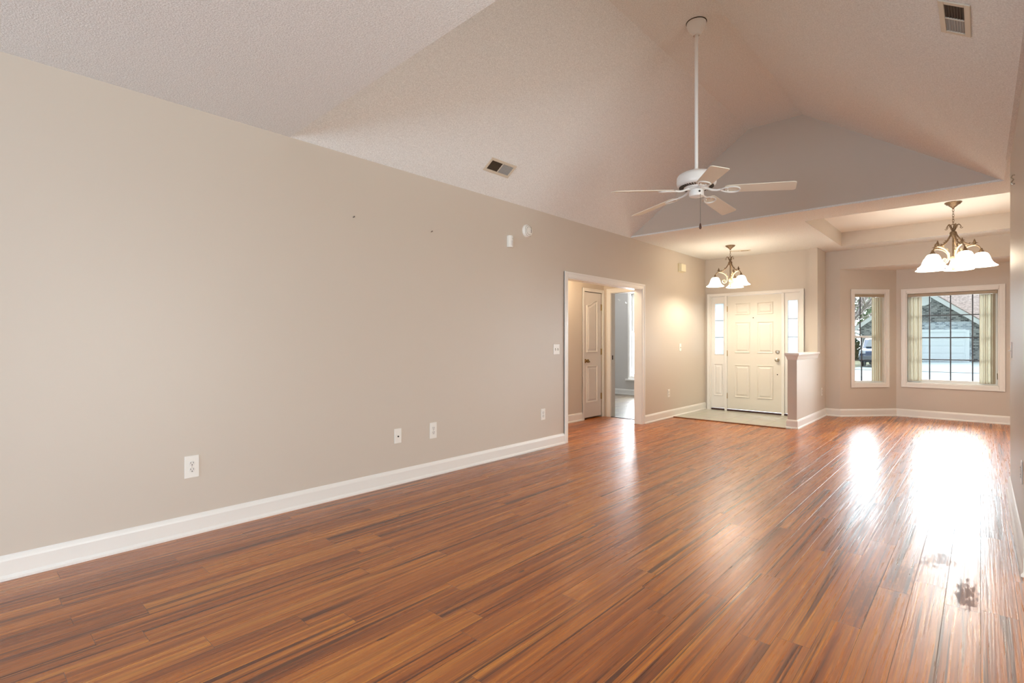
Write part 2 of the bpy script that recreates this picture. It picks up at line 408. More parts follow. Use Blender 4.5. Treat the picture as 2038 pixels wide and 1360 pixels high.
# dining front wall with the bay
BX0, BX1, DX1 = -1.69, 0.986, 1.194
Bk0, Bk1, YD, YBAY, HB = -1.024, 0.32, 9.78, 10.502, 2.40
w = MB().box(-1.898, BX0, YD, YD+T, 0, 2.9).box(BX1, DX1+T, YD, YD+T, 0, 2.9).box(BX0, BX1, YD, YD+T, HB, 2.9)
struct(w.build('wall_dining', WALL), 'dining room wall framing the bay', 'wall')
def wall_with_hole(p0, p1, z1, hx0, hx1, hz0, hz1, th, name, label):
    """wall from p0 to p1 (room face), hole given along the wall; thickness goes to the right-hand outside"""
    p0, p1 = Vector(p0), Vector(p1); ln = (p1-p0).length
    ang = math.atan2((p1-p0).y, (p1-p0).x)
    M = Matrix.Translation((p0.x, p0.y, 0)) @ Matrix.Rotation(ang, 4, 'Z')
    b = MB()
    b.box(0, hx0, 0, th, 0, z1, M).box(hx1, ln, 0, th, 0, z1, M).box(hx0, hx1, 0, th, 0, hz0, M).box(hx0, hx1, 0, th, hz1, z1, M)
    struct(b.build(name, WALL), label, 'wall'); return M, ln
A1, A2 = (BX0, YD), (Bk0, YBAY)
MA, LA = wall_with_hole(A1, A2, 2.5, 0.244, 0.789, 0.537, 2.018, T, 'wall_bay_left', 'angled wall of the bay with the narrow window')
MB_, LB = wall_with_hole(A2, (Bk1, YBAY), 2.5, -0.895-Bk0, 0.204-Bk0, 0.55, 2.012, T, 'wall_bay', 'front wall of the bay under the picture window')
MC, LC = wall_with_hole((Bk1, YBAY), (BX1, YD), 2.5, LA-0.789, LA-0.244, 0.537, 2.018, T, 'wall_bay_right', 'angled wall at the far side of the bay')
struct(MB().box(DX1, DX1+T, 5.83, YD+T, 0, 3.0).build('wall_dining_side', WALL), 'side wall of the dining area', 'wall')
struct(MB().box(0.178, DX1+T, 5.71, 5.83, 0, 3.0).box(0.178, 0.30, -0.35, 0.5, 0, 3.0).box(0.178, 0.30, 3.75, 5.71, 0, 3.0).box(0.178, 0.30, 0.5, 3.75, 2.5, 3.0).box(0.30, 4.1, -0.35, -0.23, 0, 3.0).build('wall_right', WALL), 'greige wall at the edge of the view with switch and outlet', 'wall')  # includes an unseen opening added to let the kitchen fill through
# unseen back wall with the added patio doors and nook window
w = MB().box(L, -3.3, YB-T, YB, 0, 2.9).box(-0.2, 0.7, YB-T, YB, 0, 2.9).box(-3.3, -0.2, YB-T, YB, 2.1, 2.9)
w.box(3.7, 4.2, YB-T, YB, 0, 2.9).box(0.7, 3.7, YB-T, YB, 0, 0.28).box(0.7, 3.7, YB-T, YB, 2.25, 2.9)
struct(w.build('wall_back', WALL), 'unseen wall with the added patio doors', 'wall')
f = MB().box(-3.3, -0.2, YB-0.09, YB-0.03, 2.04, 2.1).box(-3.3, -0.2, YB-0.09, YB-0.03, 0, 0.05)
for x in (-3.3, -1.79, -0.26): f.box(x, x+0.06, YB-0.09, YB-0.03, 0.05, 2.04)
pd = struct(f.build('door_4', VINYL), 'unseen white framed sliding patio doors added for daylight', 'door')
box('pane', GLASS, -3.24, -0.26, YB-0.062, YB-0.058, 0.05, 2.04, parent=pd)

nf = MB().box(0.7, 3.7, YB-0.09, YB-0.03, 2.19, 2.25).box(0.7, 3.7, YB-0.09, YB-0.03, 0.28, 0.34)  # unseen nook window, added to bring in more light
for x in (0.7, 1.67, 2.67, 3.64): nf.box(x, x+0.06, YB-0.09, YB-0.03, 0.34, 2.19)
pd = struct(nf.build('window_5', VINYL), 'unseen wide white framed nook window added for daylight', 'window')
box('pane', GLASS, 0.76, 3.64, YB-0.062, YB-0.058, 0.34, 2.19, parent=pd)
kf = MB().box(3.70, 3.76, 0.5, 3.7, 2.14, 2.2).box(3.70, 3.76, 0.5, 3.7, 0, 0.06)  # unseen kitchen and doors, added as a path for extra daylight
for y in (0.5, 2.07, 3.64): kf.box(3.70, 3.76, y, y+0.06, 0.06, 2.14)
pd = struct(kf.build('door_5', VINYL), 'unseen white framed glazed kitchen doors added for daylight', 'door')
box('pane', GLASS, 3.728, 3.732, 0.56, 3.64, 0.06, 2.14, parent=pd)
struct(MB().box(3.66, 3.78, -0.23, 0.5, 0, 2.9).box(3.66, 3.78, 3.7, 5.83, 0, 2.9).box(3.66, 3.78, 0.5, 3.7, 2.2, 2.9).box(DX1+T, 3.78, 5.71, 5.83, 0, 2.9).build('wall_added_kitchen', WALL), 'unseen wall of the added kitchen with glazed doors', 'wall')
struct(box('floor_added_kitchen', TILE, 0.30, 3.66, -0.23, 5.71, -0.1, 0.004), 'floor of the added unseen kitchen', 'floor')
struct(box('ceiling_added_kitchen', CEIL, 0.15, 3.78, -0.30, 5.80, H-0.001, H+0.04), 'ceiling of the added unseen kitchen', 'ceiling')
struct(MB().box(4.1, 4.2, YB, -0.23, 0, 2.9).build('wall_added_nook', WALL), 'side wall of the added unseen nook', 'wall')  # closes the nook that was added for its light

# ------------------------------------------------------------------ ceilings
VX1, VX2, VXR, HV, YG = -2.08, -1.494, 0.16, 3.807, 6.549
def hip(x): return 1.664 - 0.028*(x-L)
def slab(m, pts, th=0.02):
    m.prism(pts, (0, 0, th)); return m
# vault
v = MB()
v.poly([(L, hip(L), H), (L, YG, H), (VX1, YG, HV), (VX1, hip(VX1), HV)])
v.poly([(VX1, hip(VX1), HV), (VX1, YG, HV), (VX2, YG, HV), (VX2, hip(VX2), HV)])
v.poly([(VX2, hip(VX2), HV), (VX2, YG, HV), (VXR, YG, H), (VXR, hip(VXR), H)])
struct(v.build('ceiling_vault', CEIL), 'textured vaulted ceiling with a flat ridge strip', 'ceiling')
g_ = MB().prism([(L, YG, H+0.004), (VXR, YG, H+0.004), (VX2, YG, HV), (VX1, YG, HV)], (0, T, 0))
struct(g_.build('wall_gable', WALL), 'smooth gable wall above the entry ceiling', 'wall')
g_ = MB().prism([(L, hip(L)-T, H+0.034), (VXR, hip(VXR)-T, H+0.034), (VX2, hip(VX2)-T, HV), (VX1, hip(VX1)-T, HV)], (0, T-0.01, 0))
struct(g_.build('wall_gable_back', WALL), 'gable wall above the low ceiling', 'wall')
# low flat ceiling near the camera
c_ = MB(); slab(c_, [(L, YB, H), (4.1, YB, H), (4.1, -0.35, H), (0.30, -0.35, H), (0.30, hip(0.3), H), (L, hip(L), H)], 0.03)
struct(c_.build('ceiling_rear', CEIL), 'low flat textured ceiling nearest the viewer', 'ceiling')
# flat ceiling over entry and dining with the tray
TX0, TX1, TY0, TY1, HT = -1.597, 1.10, 7.086, 9.33, 2.916
c_ = MB()
slab(c_, [(L, YG-0.004, H), (DX1, YG-0.004, H), (DX1, TY0, H), (L, TY0, H)])
slab(c_, [(L, TY0, H), (TX0, TY0, H), (TX0, TY1, H), (L, TY1, H)])
slab(c_, [(TX1, TY0, H), (DX1, TY0, H), (DX1, TY1, H), (TX1, TY1, H)])
slab(c_, [(L, TY1, H), (DX1, TY1, H), (DX1, YD, H), (L, YD, H)])
slab(c_, [(VXR, 5.7, H), (DX1, 5.7, H), (DX1, YG, H), (VXR, YG, H)])
struct(c_.build('ceiling', CEIL), 'flat textured ceiling over entry and dining area', 'ceiling')
t_ = MB()
q0, q1, q2, q3 = TX0+0.003, TX1-0.003, TY0+0.003, TY1-0.003
for a, b in (((q0, q2), (q1, q2)), ((q1, q2), (q1, q3)), ((q1, q3), (q0, q3)), ((q0, q3), (q0, q2))):
    t_.poly([(*a, H-0.0005), (*b, H-0.0005), (*b, HT), (*a, HT)])
struct(t_.build('wall_tray', WALL), 'greige sides of the tray recess over the dining area', 'wall')
struct(box('ceiling_tray', TRAYM, TX0, TX1, TY0, TY1, HT, HT+0.03), 'white recessed tray ceiling above the larger chandelier', 'ceiling')
b_ = MB(); b_.prism([(BX0, YD+0.004, HB-0.003), (BX1, YD+0.004, HB-0.003), (BX1+0.0, YD+0.12, HB-0.003), (BX0, YD+0.12, HB-0.003)], (0, 0, 0.002)); b_.prism([(BX0-0.1, YD+0.06, HB), (BX1+0.1, YD+0.06, HB), (Bk1+0.1, YBAY+0.1, HB), (Bk0-0.1, YBAY+0.1, HB)], (0, 0, 0.04))
struct(b_.build('ceiling_bay', TRAYM), 'white ceiling of the bay', 'ceiling')
# unseen roof box added to block sky light leaking into the loft
struct(MB().box(L-0.3, 1.5, YB-0.3, 10.0, 4.0, 4.06).box(L-0.3, L-0.12, YB-0.3, 10, 2.6, 4.06).box(1.32, 1.5, -0.23, 10, 2.6, 4.06).box(1.5, 4.4, YB-0.3, -0.1, 2.95, 3.0).box(L-0.3, 1.5, YB-0.3, YB-0.14, 2.6, 4.06).box(L-0.3, 1.5, 9.95, 10.0, 2.6, 4.06).build('roof', SHING), 'unseen light-blocking roof box over the room', 'roof')

# ------------------------------------------------------------------ hall and bedroom behind the opening
HX = -4.568; HY = 7.245
w = MB().box(HX-0.1, HX, 4.3, 6.66, 0, 2.6).box(HX-0.1, HX, 7.20, HY, 0, 2.6).box(HX-0.1, HX, 6.66, 7.20, 2.02, 2.6)
struct(w.build('wall_hall', WALL), 'hall wall with the narrow closet door', 'wall')
struct(box('wall_closet', mat('closet_dark', (0.3, 0.27, 0.23), 0.8), HX-0.16, HX-0.10, 6.5, 7.3, 0, 2.3), 'back of the hall closet', 'wall')
w = MB().box(HX-0.1, -4.45, HY, HY+T, 0, 2.6).box(-3.85, L-T+0.001, HY, HY+T, 0, 2.6).box(-4.45, -3.85, HY, HY+T, 2.02, 2.6)
struct(w.build('wall_hall_end', WALL), 'hall end wall with the bedroom doorway', 'wall')
struct(box('wall_hall_near', WALL, HX-0.1, L-T, 4.2, 4.3, 0, 2.6), 'near end of the hall', 'wall')
struct(box('ceiling_hall', TRAYM, HX-0.1, L-T, 4.2, HY+T, 2.44, 2.5), 'hall ceiling', 'ceiling')
BED = mat('bedroom_wall_paint', (0.60, 0.585, 0.57), 0.6, bump=(260, 0.05, 0.002))
BY = 10.569
w = MB().box(-8.6, -5.96, BY, BY+T, 0, 2.6).box(-4.85, -3.8, BY, BY+T, 0, 2.6).box(-5.96, -4.85, BY, BY+T, 0, 0.42).box(-5.96, -4.85, BY, BY+T, 2.34, 2.6)
struct(w.build('wall_bedroom', BED), 'grey bedroom wall seen through the doorway', 'wall')
struct(MB().box(-8.7, -8.6, HY, BY+T, 0, 2.6).box(-8.6, HX-0.1, HY, HY+T, 0, 2.6).box(L-T, L-T+0.02, HY+T, BY, 0, 2.6).build('wall_bedroom_side', BED), 'side walls of the bedroom', 'wall')
struct(box('ceiling_bedroom', TRAYM, -8.7, L-T, HY, BY+T, 2.5, 2.56), 'bedroom ceiling', 'ceiling')

# ------------------------------------------------------------------ baseboards
PROF = [(0, 0), (0.024, 0), (0.024, 0.012), (0.018, 0.022), (0.014, 0.026), (0.014, 0.098), (0.011, 0.108), (0.006, 0.120), (0, 0.126)]
def base(name, pts, label, m=TRIM, side=1):
    """baseboard along a floor path; the board grows to the left of the walking direction (side=1)"""
    pts = [Vector((*p, 0)) for p in pts]; n = len(pts)
    bm = MB(); rows = []
    for i, p in enumerate(pts):
        d1 = (pts[i]-pts[i-1]).normalized() if i else (pts[1]-pts[0]).normalized()
        d2 = (pts[i+1]-pts[i]).normalized() if i < n-1 else d1
        n1 = Vector((-d1.y, d1.x, 0))*side; n2 = Vector((-d2.y, d2.x, 0))*side
        nn = (n1+n2).normalized(); k = 1/max(0.3, nn.dot(n1))
        rows.append([bm.bm.verts.new(p+nn*(k*a)+Vector((0, 0, z))) for a, z in PROF])
    q = len(PROF)
    for r1, r2 in zip(rows, rows[1:]):
        for k in range(q): bm.bm.faces.new((r1[k], r1[(k+1) % q], r2[(k+1) % q], r2[k]))
    bm.bm.faces.new(rows[0][::-1]); bm.bm.faces.new(rows[-1])
    return struct(bm.build(name, m), label, 'baseboard')
base('baseboard_left', [(L, YB), (L, 4.976)], 'white baseboard along the long wall', side=-1)
base('baseboard_left.001', [(L, 6.955), (L, 9.263)], 'white baseboard between cased opening and entry door', side=-1)
base('baseboard_half_wall', [(-2.016, 9.263), (-2.016, 7.99), (-1.898, 7.99), (-1.898, YD), (BX0, YD), A2, (Bk1, YBAY), (BX1, YD), (DX1, YD), (DX1, 5.83), (0.178, 5.83), (0.178, 3.75)], 'white baseboard around half wall, bay and side wall', side=-1).name = 'baseboard_dining'
base('baseboard_hall', [(HX, 4.3), (HX, 6.62)], 'white baseboard in the hall beside the closet', side=-1)
base('baseboard_bedroom', [(-8.6, BY), (L-T, BY)], 'white baseboard on the bedroom wall', side=-1)

# ------------------------------------------------------------------ casings
def casing(name, M, x0, x1, z1, wd, label, z0=None, th=0.018, m=TRIM, four=False):
    """flat moulded casing in the plane y=0 of M; opening x0..x1, up to z1; room side is -y"""
    b = MB()
    zz = z0 if z0 is not None else 0.0
    def bar(a0, a1, c0, c1):
        b.box(a0, a1, -th*0.72, 0, c0, c1, M)
    bar(x0-wd, x0, zz if not four else zz-wd, z1+wd); bar(x1, x1+wd, zz if not four else zz-wd, z1+wd); bar(x0, x1, z1, z1+wd)
    # raised outer band
    e = wd*0.34
    lo = zz if not four else zz-wd
    b.box(x0-wd, x0-wd+e, -th, 0, lo, z1+wd, M).box(x1+wd-e, x1+wd, -th, 0, lo, z1+wd, M).box(x0-wd+e, x1+wd-e, -th, 0, z1+wd-e, z1+wd, M)
    if four:
        bar(x0, x1, zz-wd, zz); b.box(x0-wd+e, x1+wd-e, -th, 0, zz-wd, zz-wd+e, M)
    return struct(b.build(name, m, bevel=0.003), label, 'trim')
# cased opening in the left wall: plane X=L, seen from +X; local x runs along -Y... use rotation so that -y(local) = +X
MO = Matrix.Translation((L, 0, 0)) @ Matrix.Rotation(PI/2, 4, 'Z')      # local x -> world Y, local -y -> world +X
o = casing('trim_4', MO, 5.047, 6.905, 2.0, 0.07, 'white casing around the wide opening to the hall')
MB().box(L-T-0.004, L+0.001, 5.035, 5.053, 0, 2.0).box(L-T-0.004, L+0.001, 6.897, 6.915, 0, 2.0).box(L-T-0.004, L+0.001, 5.053, 6.897, 1.99, 2.008).build('jamb', TRIM, o)
MH = Matrix.Translation((HX, 0, 0)) @ Matrix.Rotation(PI/2, 4, 'Z')
casing('trim_5', MH, 6.676, 7.185, 2.012, 0.05, 'white casing around the closet door in the hall')
MHE = Matrix.Translation((0, HY, 0))
o = casing('trim_6', MHE, -4.435, -3.88, 2.01, 0.07, 'white casing around the bedroom doorway')
MB().box(-4.45, -4.43, HY, HY+T, 0, 2.02).box(-3.885, -3.86, HY, HY+T, 0, 2.02).box(-4.43, -3.885, HY, HY+T, 2.005, 2.02).build('jamb', TRIM, o)
box('strike_plate', BLACK, -4.4305, -4.4285, HY+0.03, HY+0.06, 0.93, 1.0, parent=o)

# ------------------------------------------------------------------ front door unit
def panel(b, x0, x1, z0, z1, y, M=None, arch=None, dep=0.010):
    """raised panel: sunken moulding ring around a raised field, on the room face y (room is -y)"""
    r = 0.020
    def ring(i, yy):
        top = [(x1-i, z1-i), (x0+i, z1-i)] if not arch else [(x1-i-(x1-x0-2*i)*t, arch((t*(x1-x0-2*i)+i)/(x1-x0))-i) for t in [k/10 for k in range(11)]]
        return [(x0+i, yy, z0+i), (x1-i, yy, z0+i)] + [(a, yy, c) for a, c in top]
    levels = [ring(0, y), ring(0.005, y-0.012), ring(r*0.6, y-0.009), ring(r, y-0.0005), ring(r+0.012, y-0.001), ring(r+0.034, y-0.010)]
    vs = [[b.bm.verts.new(p) for p in lv] for lv in levels]
    n = len(vs[0]); allv = [q for l in vs for q in l]
    for a, c in zip(vs, vs[1:]):
        for i in range(n): b.bm.faces.new((a[i], a[(i+1) % n], c[(i+1) % n], c[i]))
    b.bm.faces.new(vs[-1])
    if M is not None: bmesh.ops.transform(b.bm, matrix=M, verts=allv)
YF = 9.263
fd = struct(empty('door_1', (0, 0, 0)), 'cream six-panel front door with two glazed side panels', 'door')
fr = MB()
# casing
fr.box(-3.655, -3.60, YF-0.018, YF, 0, 2.078).box(-2.150, -2.095, YF-0.018, YF, 0, 2.078).box(-3.60, -2.150, YF-0.018, YF, 2.030, 2.078)
fr.box(-3.655, -3.635, YF-0.026, YF, 0, 2.078).box(-2.115, -2.095, YF-0.026, YF, 0, 2.078).box(-3.635, -2.115, YF-0.026, YF, 2.058, 2.078)
fr.build('casing', TRIM, fd, bevel=0.003)
fr = MB().box(-3.60, -3.585, YF, YF+0.12, 0, 2.045).box(-2.165, -2.150, YF, YF+0.12, 0, 2.045).box(-3.585, -2.165, YF, YF+0.12, 2.026, 2.045)
fr.box(-3.352, -3.310, YF-0.006, YF+0.12, 0.0, 2.026).box(-2.428, -2.386, YF-0.006, YF+0.12, 0.0, 2.026)
fr.build('frame', TRIM, fd, bevel=0.003)
box('threshold', SILL, -3.585, -2.165, YF-0.005, YF+0.12, 0.0, 0.035, parent=fd)
dl = MB().box(-3.306, -2.432, YF+0.012, YF+0.055, 0.042, 2.022)
for (z0, z1) in ((1.690, 1.895), (1.03, 1.565), (0.255, 0.82)):
    panel(dl, -3.180, -2.925, z0, z1, YF+0.012); panel(dl, -2.812, -2.557, z0, z1, YF+0.012)
dl = dl.build('door_leaf', DOORM, fd)
kn = lambda: [(0.0, 0), (0.032, 0), (0.033, 0.006), (0.022, 0.012), (0.012, 0.02), (0.012, 0.032), (0.022, 0.040), (0.028, 0.050), (0.027, 0.060), (0.018, 0.067), (0, 0.069)]
MK = lambda x, y, z: Matrix.Translation((x, y, z)) @ Matrix.Rotation(PI/2, 4, 'X')
MB().lathe(kn(), 24, MK(-2.492, YF+0.012, 0.918)).build('knob', NICKEL, fd, smooth=True)
MB().lathe([(0, 0), (0.031, 0), (0.032, 0.010), (0.024, 0.018), (0.022, 0.024), (0, 0.026)], 24, MK(-2.492, YF+0.012, 1.052)).box(-2.496, -2.488, YF-0.022, YF-0.012, 1.036, 1.068).build('deadbolt', NICKEL, fd, smooth=True)
MB().lathe([(0, 0), (0.009, 0), (0.009, 0.003), (0, 0.004)], 16, MK(-2.492, YF+0.012, 0.676)).build('bolt_hole', BLACK, fd)
MB().lathe([(0, 0), (0.009, 0), (0.009, 0.003), (0.005, 0.004), (0, 0.003)], 16, MK(-2.872, YF+0.012, 1.632)).build('peephole', BLACK, fd)
for z in (1.80, 1.02, 0.27): box('hinge', BRASS, -3.316, -3.302, YF-0.003, YF+0.012, z-0.05, z+0.05, parent=fd, bevel=0.003)
for (x0, x1) in ((-3.583, -3.354), (-2.384, -2.167)):
    s = MB(); gx0, gx1 = (x0+0.058, x1-0.020) if x0 < -3 else (x0+0.046, x1-0.026)
    y0, y1 = YF+0.02, YF+0.06
    s.box(x0, gx0, y0, y1, 0.042, 2.024).box(gx1, x1, y0, y1, 0.042, 2.024).box(gx0, gx1, y0, y1, 1.90, 2.024).box(gx0, gx1, y0, y1, 0.042, 1.0)
    s.box(gx0-0.008, gx0, y0-0.007, y0, 0.992, 1.908).box(gx1, gx1+0.008, y0-0.007, y0, 0.992, 1.908).box(gx0, gx1, y0-0.007, y0, 1.90, 1.908).box(gx0, gx1, y0-0.007, y0, 0.992, 1.0)
    panel(s, x0+0.035, x1-0.03, 0.26, 0.83, y0)
    sl = s.build('sidelight', TRIM, fd)
    box('pane', FROST, gx0, gx1, y0+0.015, y0+0.020, 1.0, 1.90, parent=sl)
    MB().box(gx0, gx1, y0+0.006, y0+0.016, 1.594, 1.606).box(gx0, gx1, y0+0.006, y0+0.016, 1.294, 1.306).build('muntin', mat('grey_muntin', (0.30, 0.31, 0.33), 0.4), sl)

# closet door in the hall
cd = struct(empty('door_2', (HX, 7.18, 0)), 'narrow white two-panel closet door with S-curved top panel', 'door')
b = MB().box(6.680, 7.181, 0.012, 0.05, 0.028, 2.006, MH)
panel(b, 6.765, 7.065, 1.055, 1.85, 0.012, MH, arch=lambda t: 1.80 + 0.08*(0.5+0.5*math.cos(PI*min(max((t-0.08)/0.8, 0), 1))))
panel(b, 6.765, 7.065, 0.26, 0.84, 0.012, MH)
o = b.build('door_leaf', CLOSET); o.parent = cd; o.matrix_parent_inverse = Matrix.Translation((HX, 7.18, 0)).inverted()
def inv(o, p, loc): o.parent = p; o.matrix_parent_inverse = Matrix.Translation(loc).inverted(); return o
MX = lambda x, y, z: Matrix.Translation((x, y, z)) @ Matrix.Rotation(PI/2, 4, 'Y')
inv(MB().lathe(kn(), 24, MX(HX-0.012, 6.725, 0.92)).build('knob', BRASS, smooth=True), cd, (HX, 7.18, 0))
inv(MB().lathe([(0, 0), (0.012, 0), (0.012, 0.012), (0, 0.015)], 16, MX(HX-0.012, 6.835, 0.905)).build('latch_button', BRASS, smooth=True), cd, (HX, 7.18, 0))
for z in (1.78, 1.06, 0.34): inv(box('hinge', BRASS, HX-0.012, HX+0.004, 7.170, 7.190, z-0.05, z+0.05), cd, (HX, 7.18, 0))

# ------------------------------------------------------------------ windows
def grid(name, M, x0, x1, z0, z1, xs, zs, label, sash_w=0.042, meeting=None, y=0.085):
    o = empty(name); struct(o, label, 'window')
    b = MB()   # white reveal
    b.box(x0-0.002, x0+0.014, 0, T, z0, z1, M).box(x1-0.014, x1+0.002, 0, T, z0, z1, M).box(x0, x1, 0, T, z1-0.014, z1+0.002, M).box(x0, x1, -0.0, T, z0-0.002, z0+0.016, M)
    b.build('window_frame', TRIM, o, bevel=0.002)
    a0, a1, c0, c1 = x0+0.014, x1-0.014, z0+0.016, z1-0.014
    def sash(d0, d1, yy, nm='sash'):
        s = MB().box(a0, a0+sash_w, yy, yy+0.03, d0, d1, M).box(a1-sash_w, a1, yy, yy+0.03, d0, d1, M)
        s.box(a0+sash_w, a1-sash_w, yy, yy+0.03, d0, d0+sash_w, M).box(a0+sash_w, a1-sash_w, yy, yy+0.03, d1-sash_w, d1, M)
        s = s.build(nm, VINYL, o, bevel=0.003)
        MB().box(a0+sash_w, a1-sash_w, yy+0.013, yy+0.017, d0+sash_w, d1-sash_w, M).build('pane', GLASS, s)
        mm = MB()
        for x in xs: mm.box(x-0.008, x+0.008, yy+0.004, yy+0.013, d0+sash_w, d1-sash_w, M)
        for z in zs:
            if d0+sash_w < z < d1-sash_w: mm.box(a0+sash_w, a1-sash_w, yy+0.0042, yy+0.0128, z-0.008, z+0.008, M)
        mm.build('grille', MUNT, s)
    if meeting:
        sash(meeting-0.02, c1, y, 'upper_sash'); sash(c0, meeting+0.02, y-0.032, 'lower_sash')
    else: sash(c0, c1, y)
    return o
W1 = grid('window_1', MB_, -0.895-Bk0, 0.204-Bk0, 0.55, 2.012, [-0.603-Bk0, -0.348-Bk0, -0.090-Bk0], [1.640, 1.287, 0.937], 'wide bay window with a dark grille', 0.05)
casing('trim_7', MB_, -0.895-Bk0, 0.204-Bk0, 2.012, 0.066, 'white casing around the wide bay window', z0=0.55, four=True)
W2 = grid('window_2', MA, 0.244, 0.789, 0.537, 2.018, [0.422], [0.92], 'narrow double-hung bay window with half-drawn blind', 0.028, meeting=1.30)
casing('trim_8', MA, 0.244, 0.789, 2.018, 0.062, 'white casing around the narrow bay window', z0=0.537, four=True)
W3 = grid('window_3', MC, LA-0.789, LA-0.244, 0.537, 2.018, [LA-0.516], [1.66, 0.92], 'narrow bay window on the far side', 0.04, meeting=1.30)
casing('trim_9', MC, LA-0.789, LA-0.244, 2.018, 0.062, 'white casing around the far bay window', z0=0.537, four=True)
# bedroom window
MBW = Matrix.Translation((0, BY, 0))
grid('window_4', MBW, -5.96, -4.85, 0.42, 2.34, [], [], 'tall bedroom window beyond the hall', 0.045, meeting=1.45)
casing('trim_10', MBW, -5.96, -4.85, 2.34, 0.05, 'white casing around the bedroom window', z0=0.42, four=True)
struct(box('trim_11', TRIM, -6.05, -4.76, BY-0.07, BY, 0.33, 0.365, bevel=0.004), 'white stool under the bedroom window', 'trim')

# vertical blinds
def blind(name, M, x0, x1, ztop, zbot, stacks, label, chord=0.089, yc=0.035, beige=None):
    o = tag(empty(name), label, 'window blind', 'vertical blinds of the bay windows')
    MB().box(x0, x1, yc-0.022, yc+0.02, ztop-0.045, ztop, M).build('headrail', mat('beige_headrail', (0.42, 0.33, 0.22), 0.4), o, bevel=0.003)
    for (a, b, n, tilt) in stacks:
        for i in range(n):
            x = a + (b-a)*(i+0.5)/n
            R = M @ Matrix.Translation((x, yc, 0)) @ Matrix.Rotation(tilt + random.uniform(-0.16, 0.16), 4, 'Z')
            v = MB(); k = 6
            pts = [(chord*(t/k-0.5), 0.006*(1-(2*t/k-1)**2)) for t in range(k+1)]
            out = [(p[0], p[1], zbot) for p in pts] + [(p[0], p[1]+0.0012, zbot) for p in pts[::-1]]
            v.prism(out, (0, 0, ztop-0.05-zbot), R)
            v.build('vane', VANE, o, smooth=True)
    return o
blind('window_blind', MB_, -0.875-Bk0, 0.185-Bk0, 1.992, 0.585, [(-0.865-Bk0, -0.70-Bk0, 8, 1.30), (-0.005-Bk0, 0.16-Bk0, 8, 1.30)], 'ivory vertical blind parted to both sides of the wide bay window')
blind('window_blind', MA, 0.262, 0.772, 1.998, 0.575, [(0.575, 0.755, 5, 0.42)], 'ivory vertical blind bunched at one side of the narrow bay window', yc=0.022)
o = MB().tube([(0.187-Bk0, 0.012, 0.75), (0.187-Bk0, 0.012, 0.66)], 0.006).build('blind_weight', mat('olive_weight', (0.18, 0.17, 0.10), 0.5)); o.matrix_world = MB_
o.parent = bpy.data.objects['window_blind']

# ------------------------------------------------------------------ ceiling fan
FX, FY = -1.701, 4.083
fan = tag(empty('ceiling_fan', (FX, FY, HV)), 'white five-blade ceiling fan hanging on a long rod from the ridge', 'ceiling fan')
def fz(z): return z-HV
MB().lathe([(0, fz(3.807)), (0.074, fz(3.807)), (0.076, fz(3.795)), (0.074, fz(3.780)), (0.066, fz(3.758)), (0.054, fz(3.740)), (0.040, fz(3.722)), (0.034, fz(3.712)), (0.033, fz(3.702)), (0.026, fz(3.700)), (0.022, fz(3.712)), (0, fz(3.714))], 40).build('canopy', WHITE, fan, smooth=True)
MB().lathe([(0, fz(3.8075)), (0.080, fz(3.8075)), (0.080, fz(3.803)), (0, fz(3.803))], 40).build('canopy_gasket', DARK, fan)
MB().lathe([(0, fz(3.715)), (0.0135, fz(3.715)), (0.0135, fz(2.60)), (0, fz(2.60))], 20).build('downrod', WHITE, fan, smooth=True)
MB().lathe([(0, fz(2.622)), (0.020, fz(2.622)), (0.024, fz(2.600)), (0.045, fz(2.596)), (0.110, fz(2.588)), (0.140, fz(2.572)), (0.152, fz(2.552)), (0.154, fz(2.512)), (0.150, fz(2.492)), (0.138, fz(2.480)), (0.088, fz(2.470)), (0.085, fz(2.462)), (0, fz(2.462))], 48).build('motor_housing', WHITE, fan, smooth=True)
s = MB()
for i in range(40):
    a = 2*PI*i/40
    s.box(0.098, 0.134, -0.0042, 0.0042, fz(2.470), fz(2.4735)+0.004, Matrix.Rotation(a, 4, 'Z') @ Matrix.Translation((0, 0, 0)))
s.build('vent_slots', DARK, fan)
MB().lathe([(0, fz(2.462)), (0.070, fz(2.462)), (0.070, fz(2.452)), (0.050, fz(2.450)), (0.050, fz(2.442)), (0.056, fz(2.440)), (0.058, fz(2.410)), (0.054, fz(2.398)), (0.030, fz(2.390)), (0, fz(2.389))], 36).build('switch_housing', WHITE, fan, smooth=True)
MB().lathe([(0, 0), (0.008, 0), (0.008, 0.004), (0, 0.004)], 12, Matrix.Rotation(-0.75, 4, 'Z') @ Matrix.Translation((0.056, 0, fz(2.426))) @ Matrix.Rotation(PI/2, 4, 'Y')).build('switch_hole', BLACK, fan)
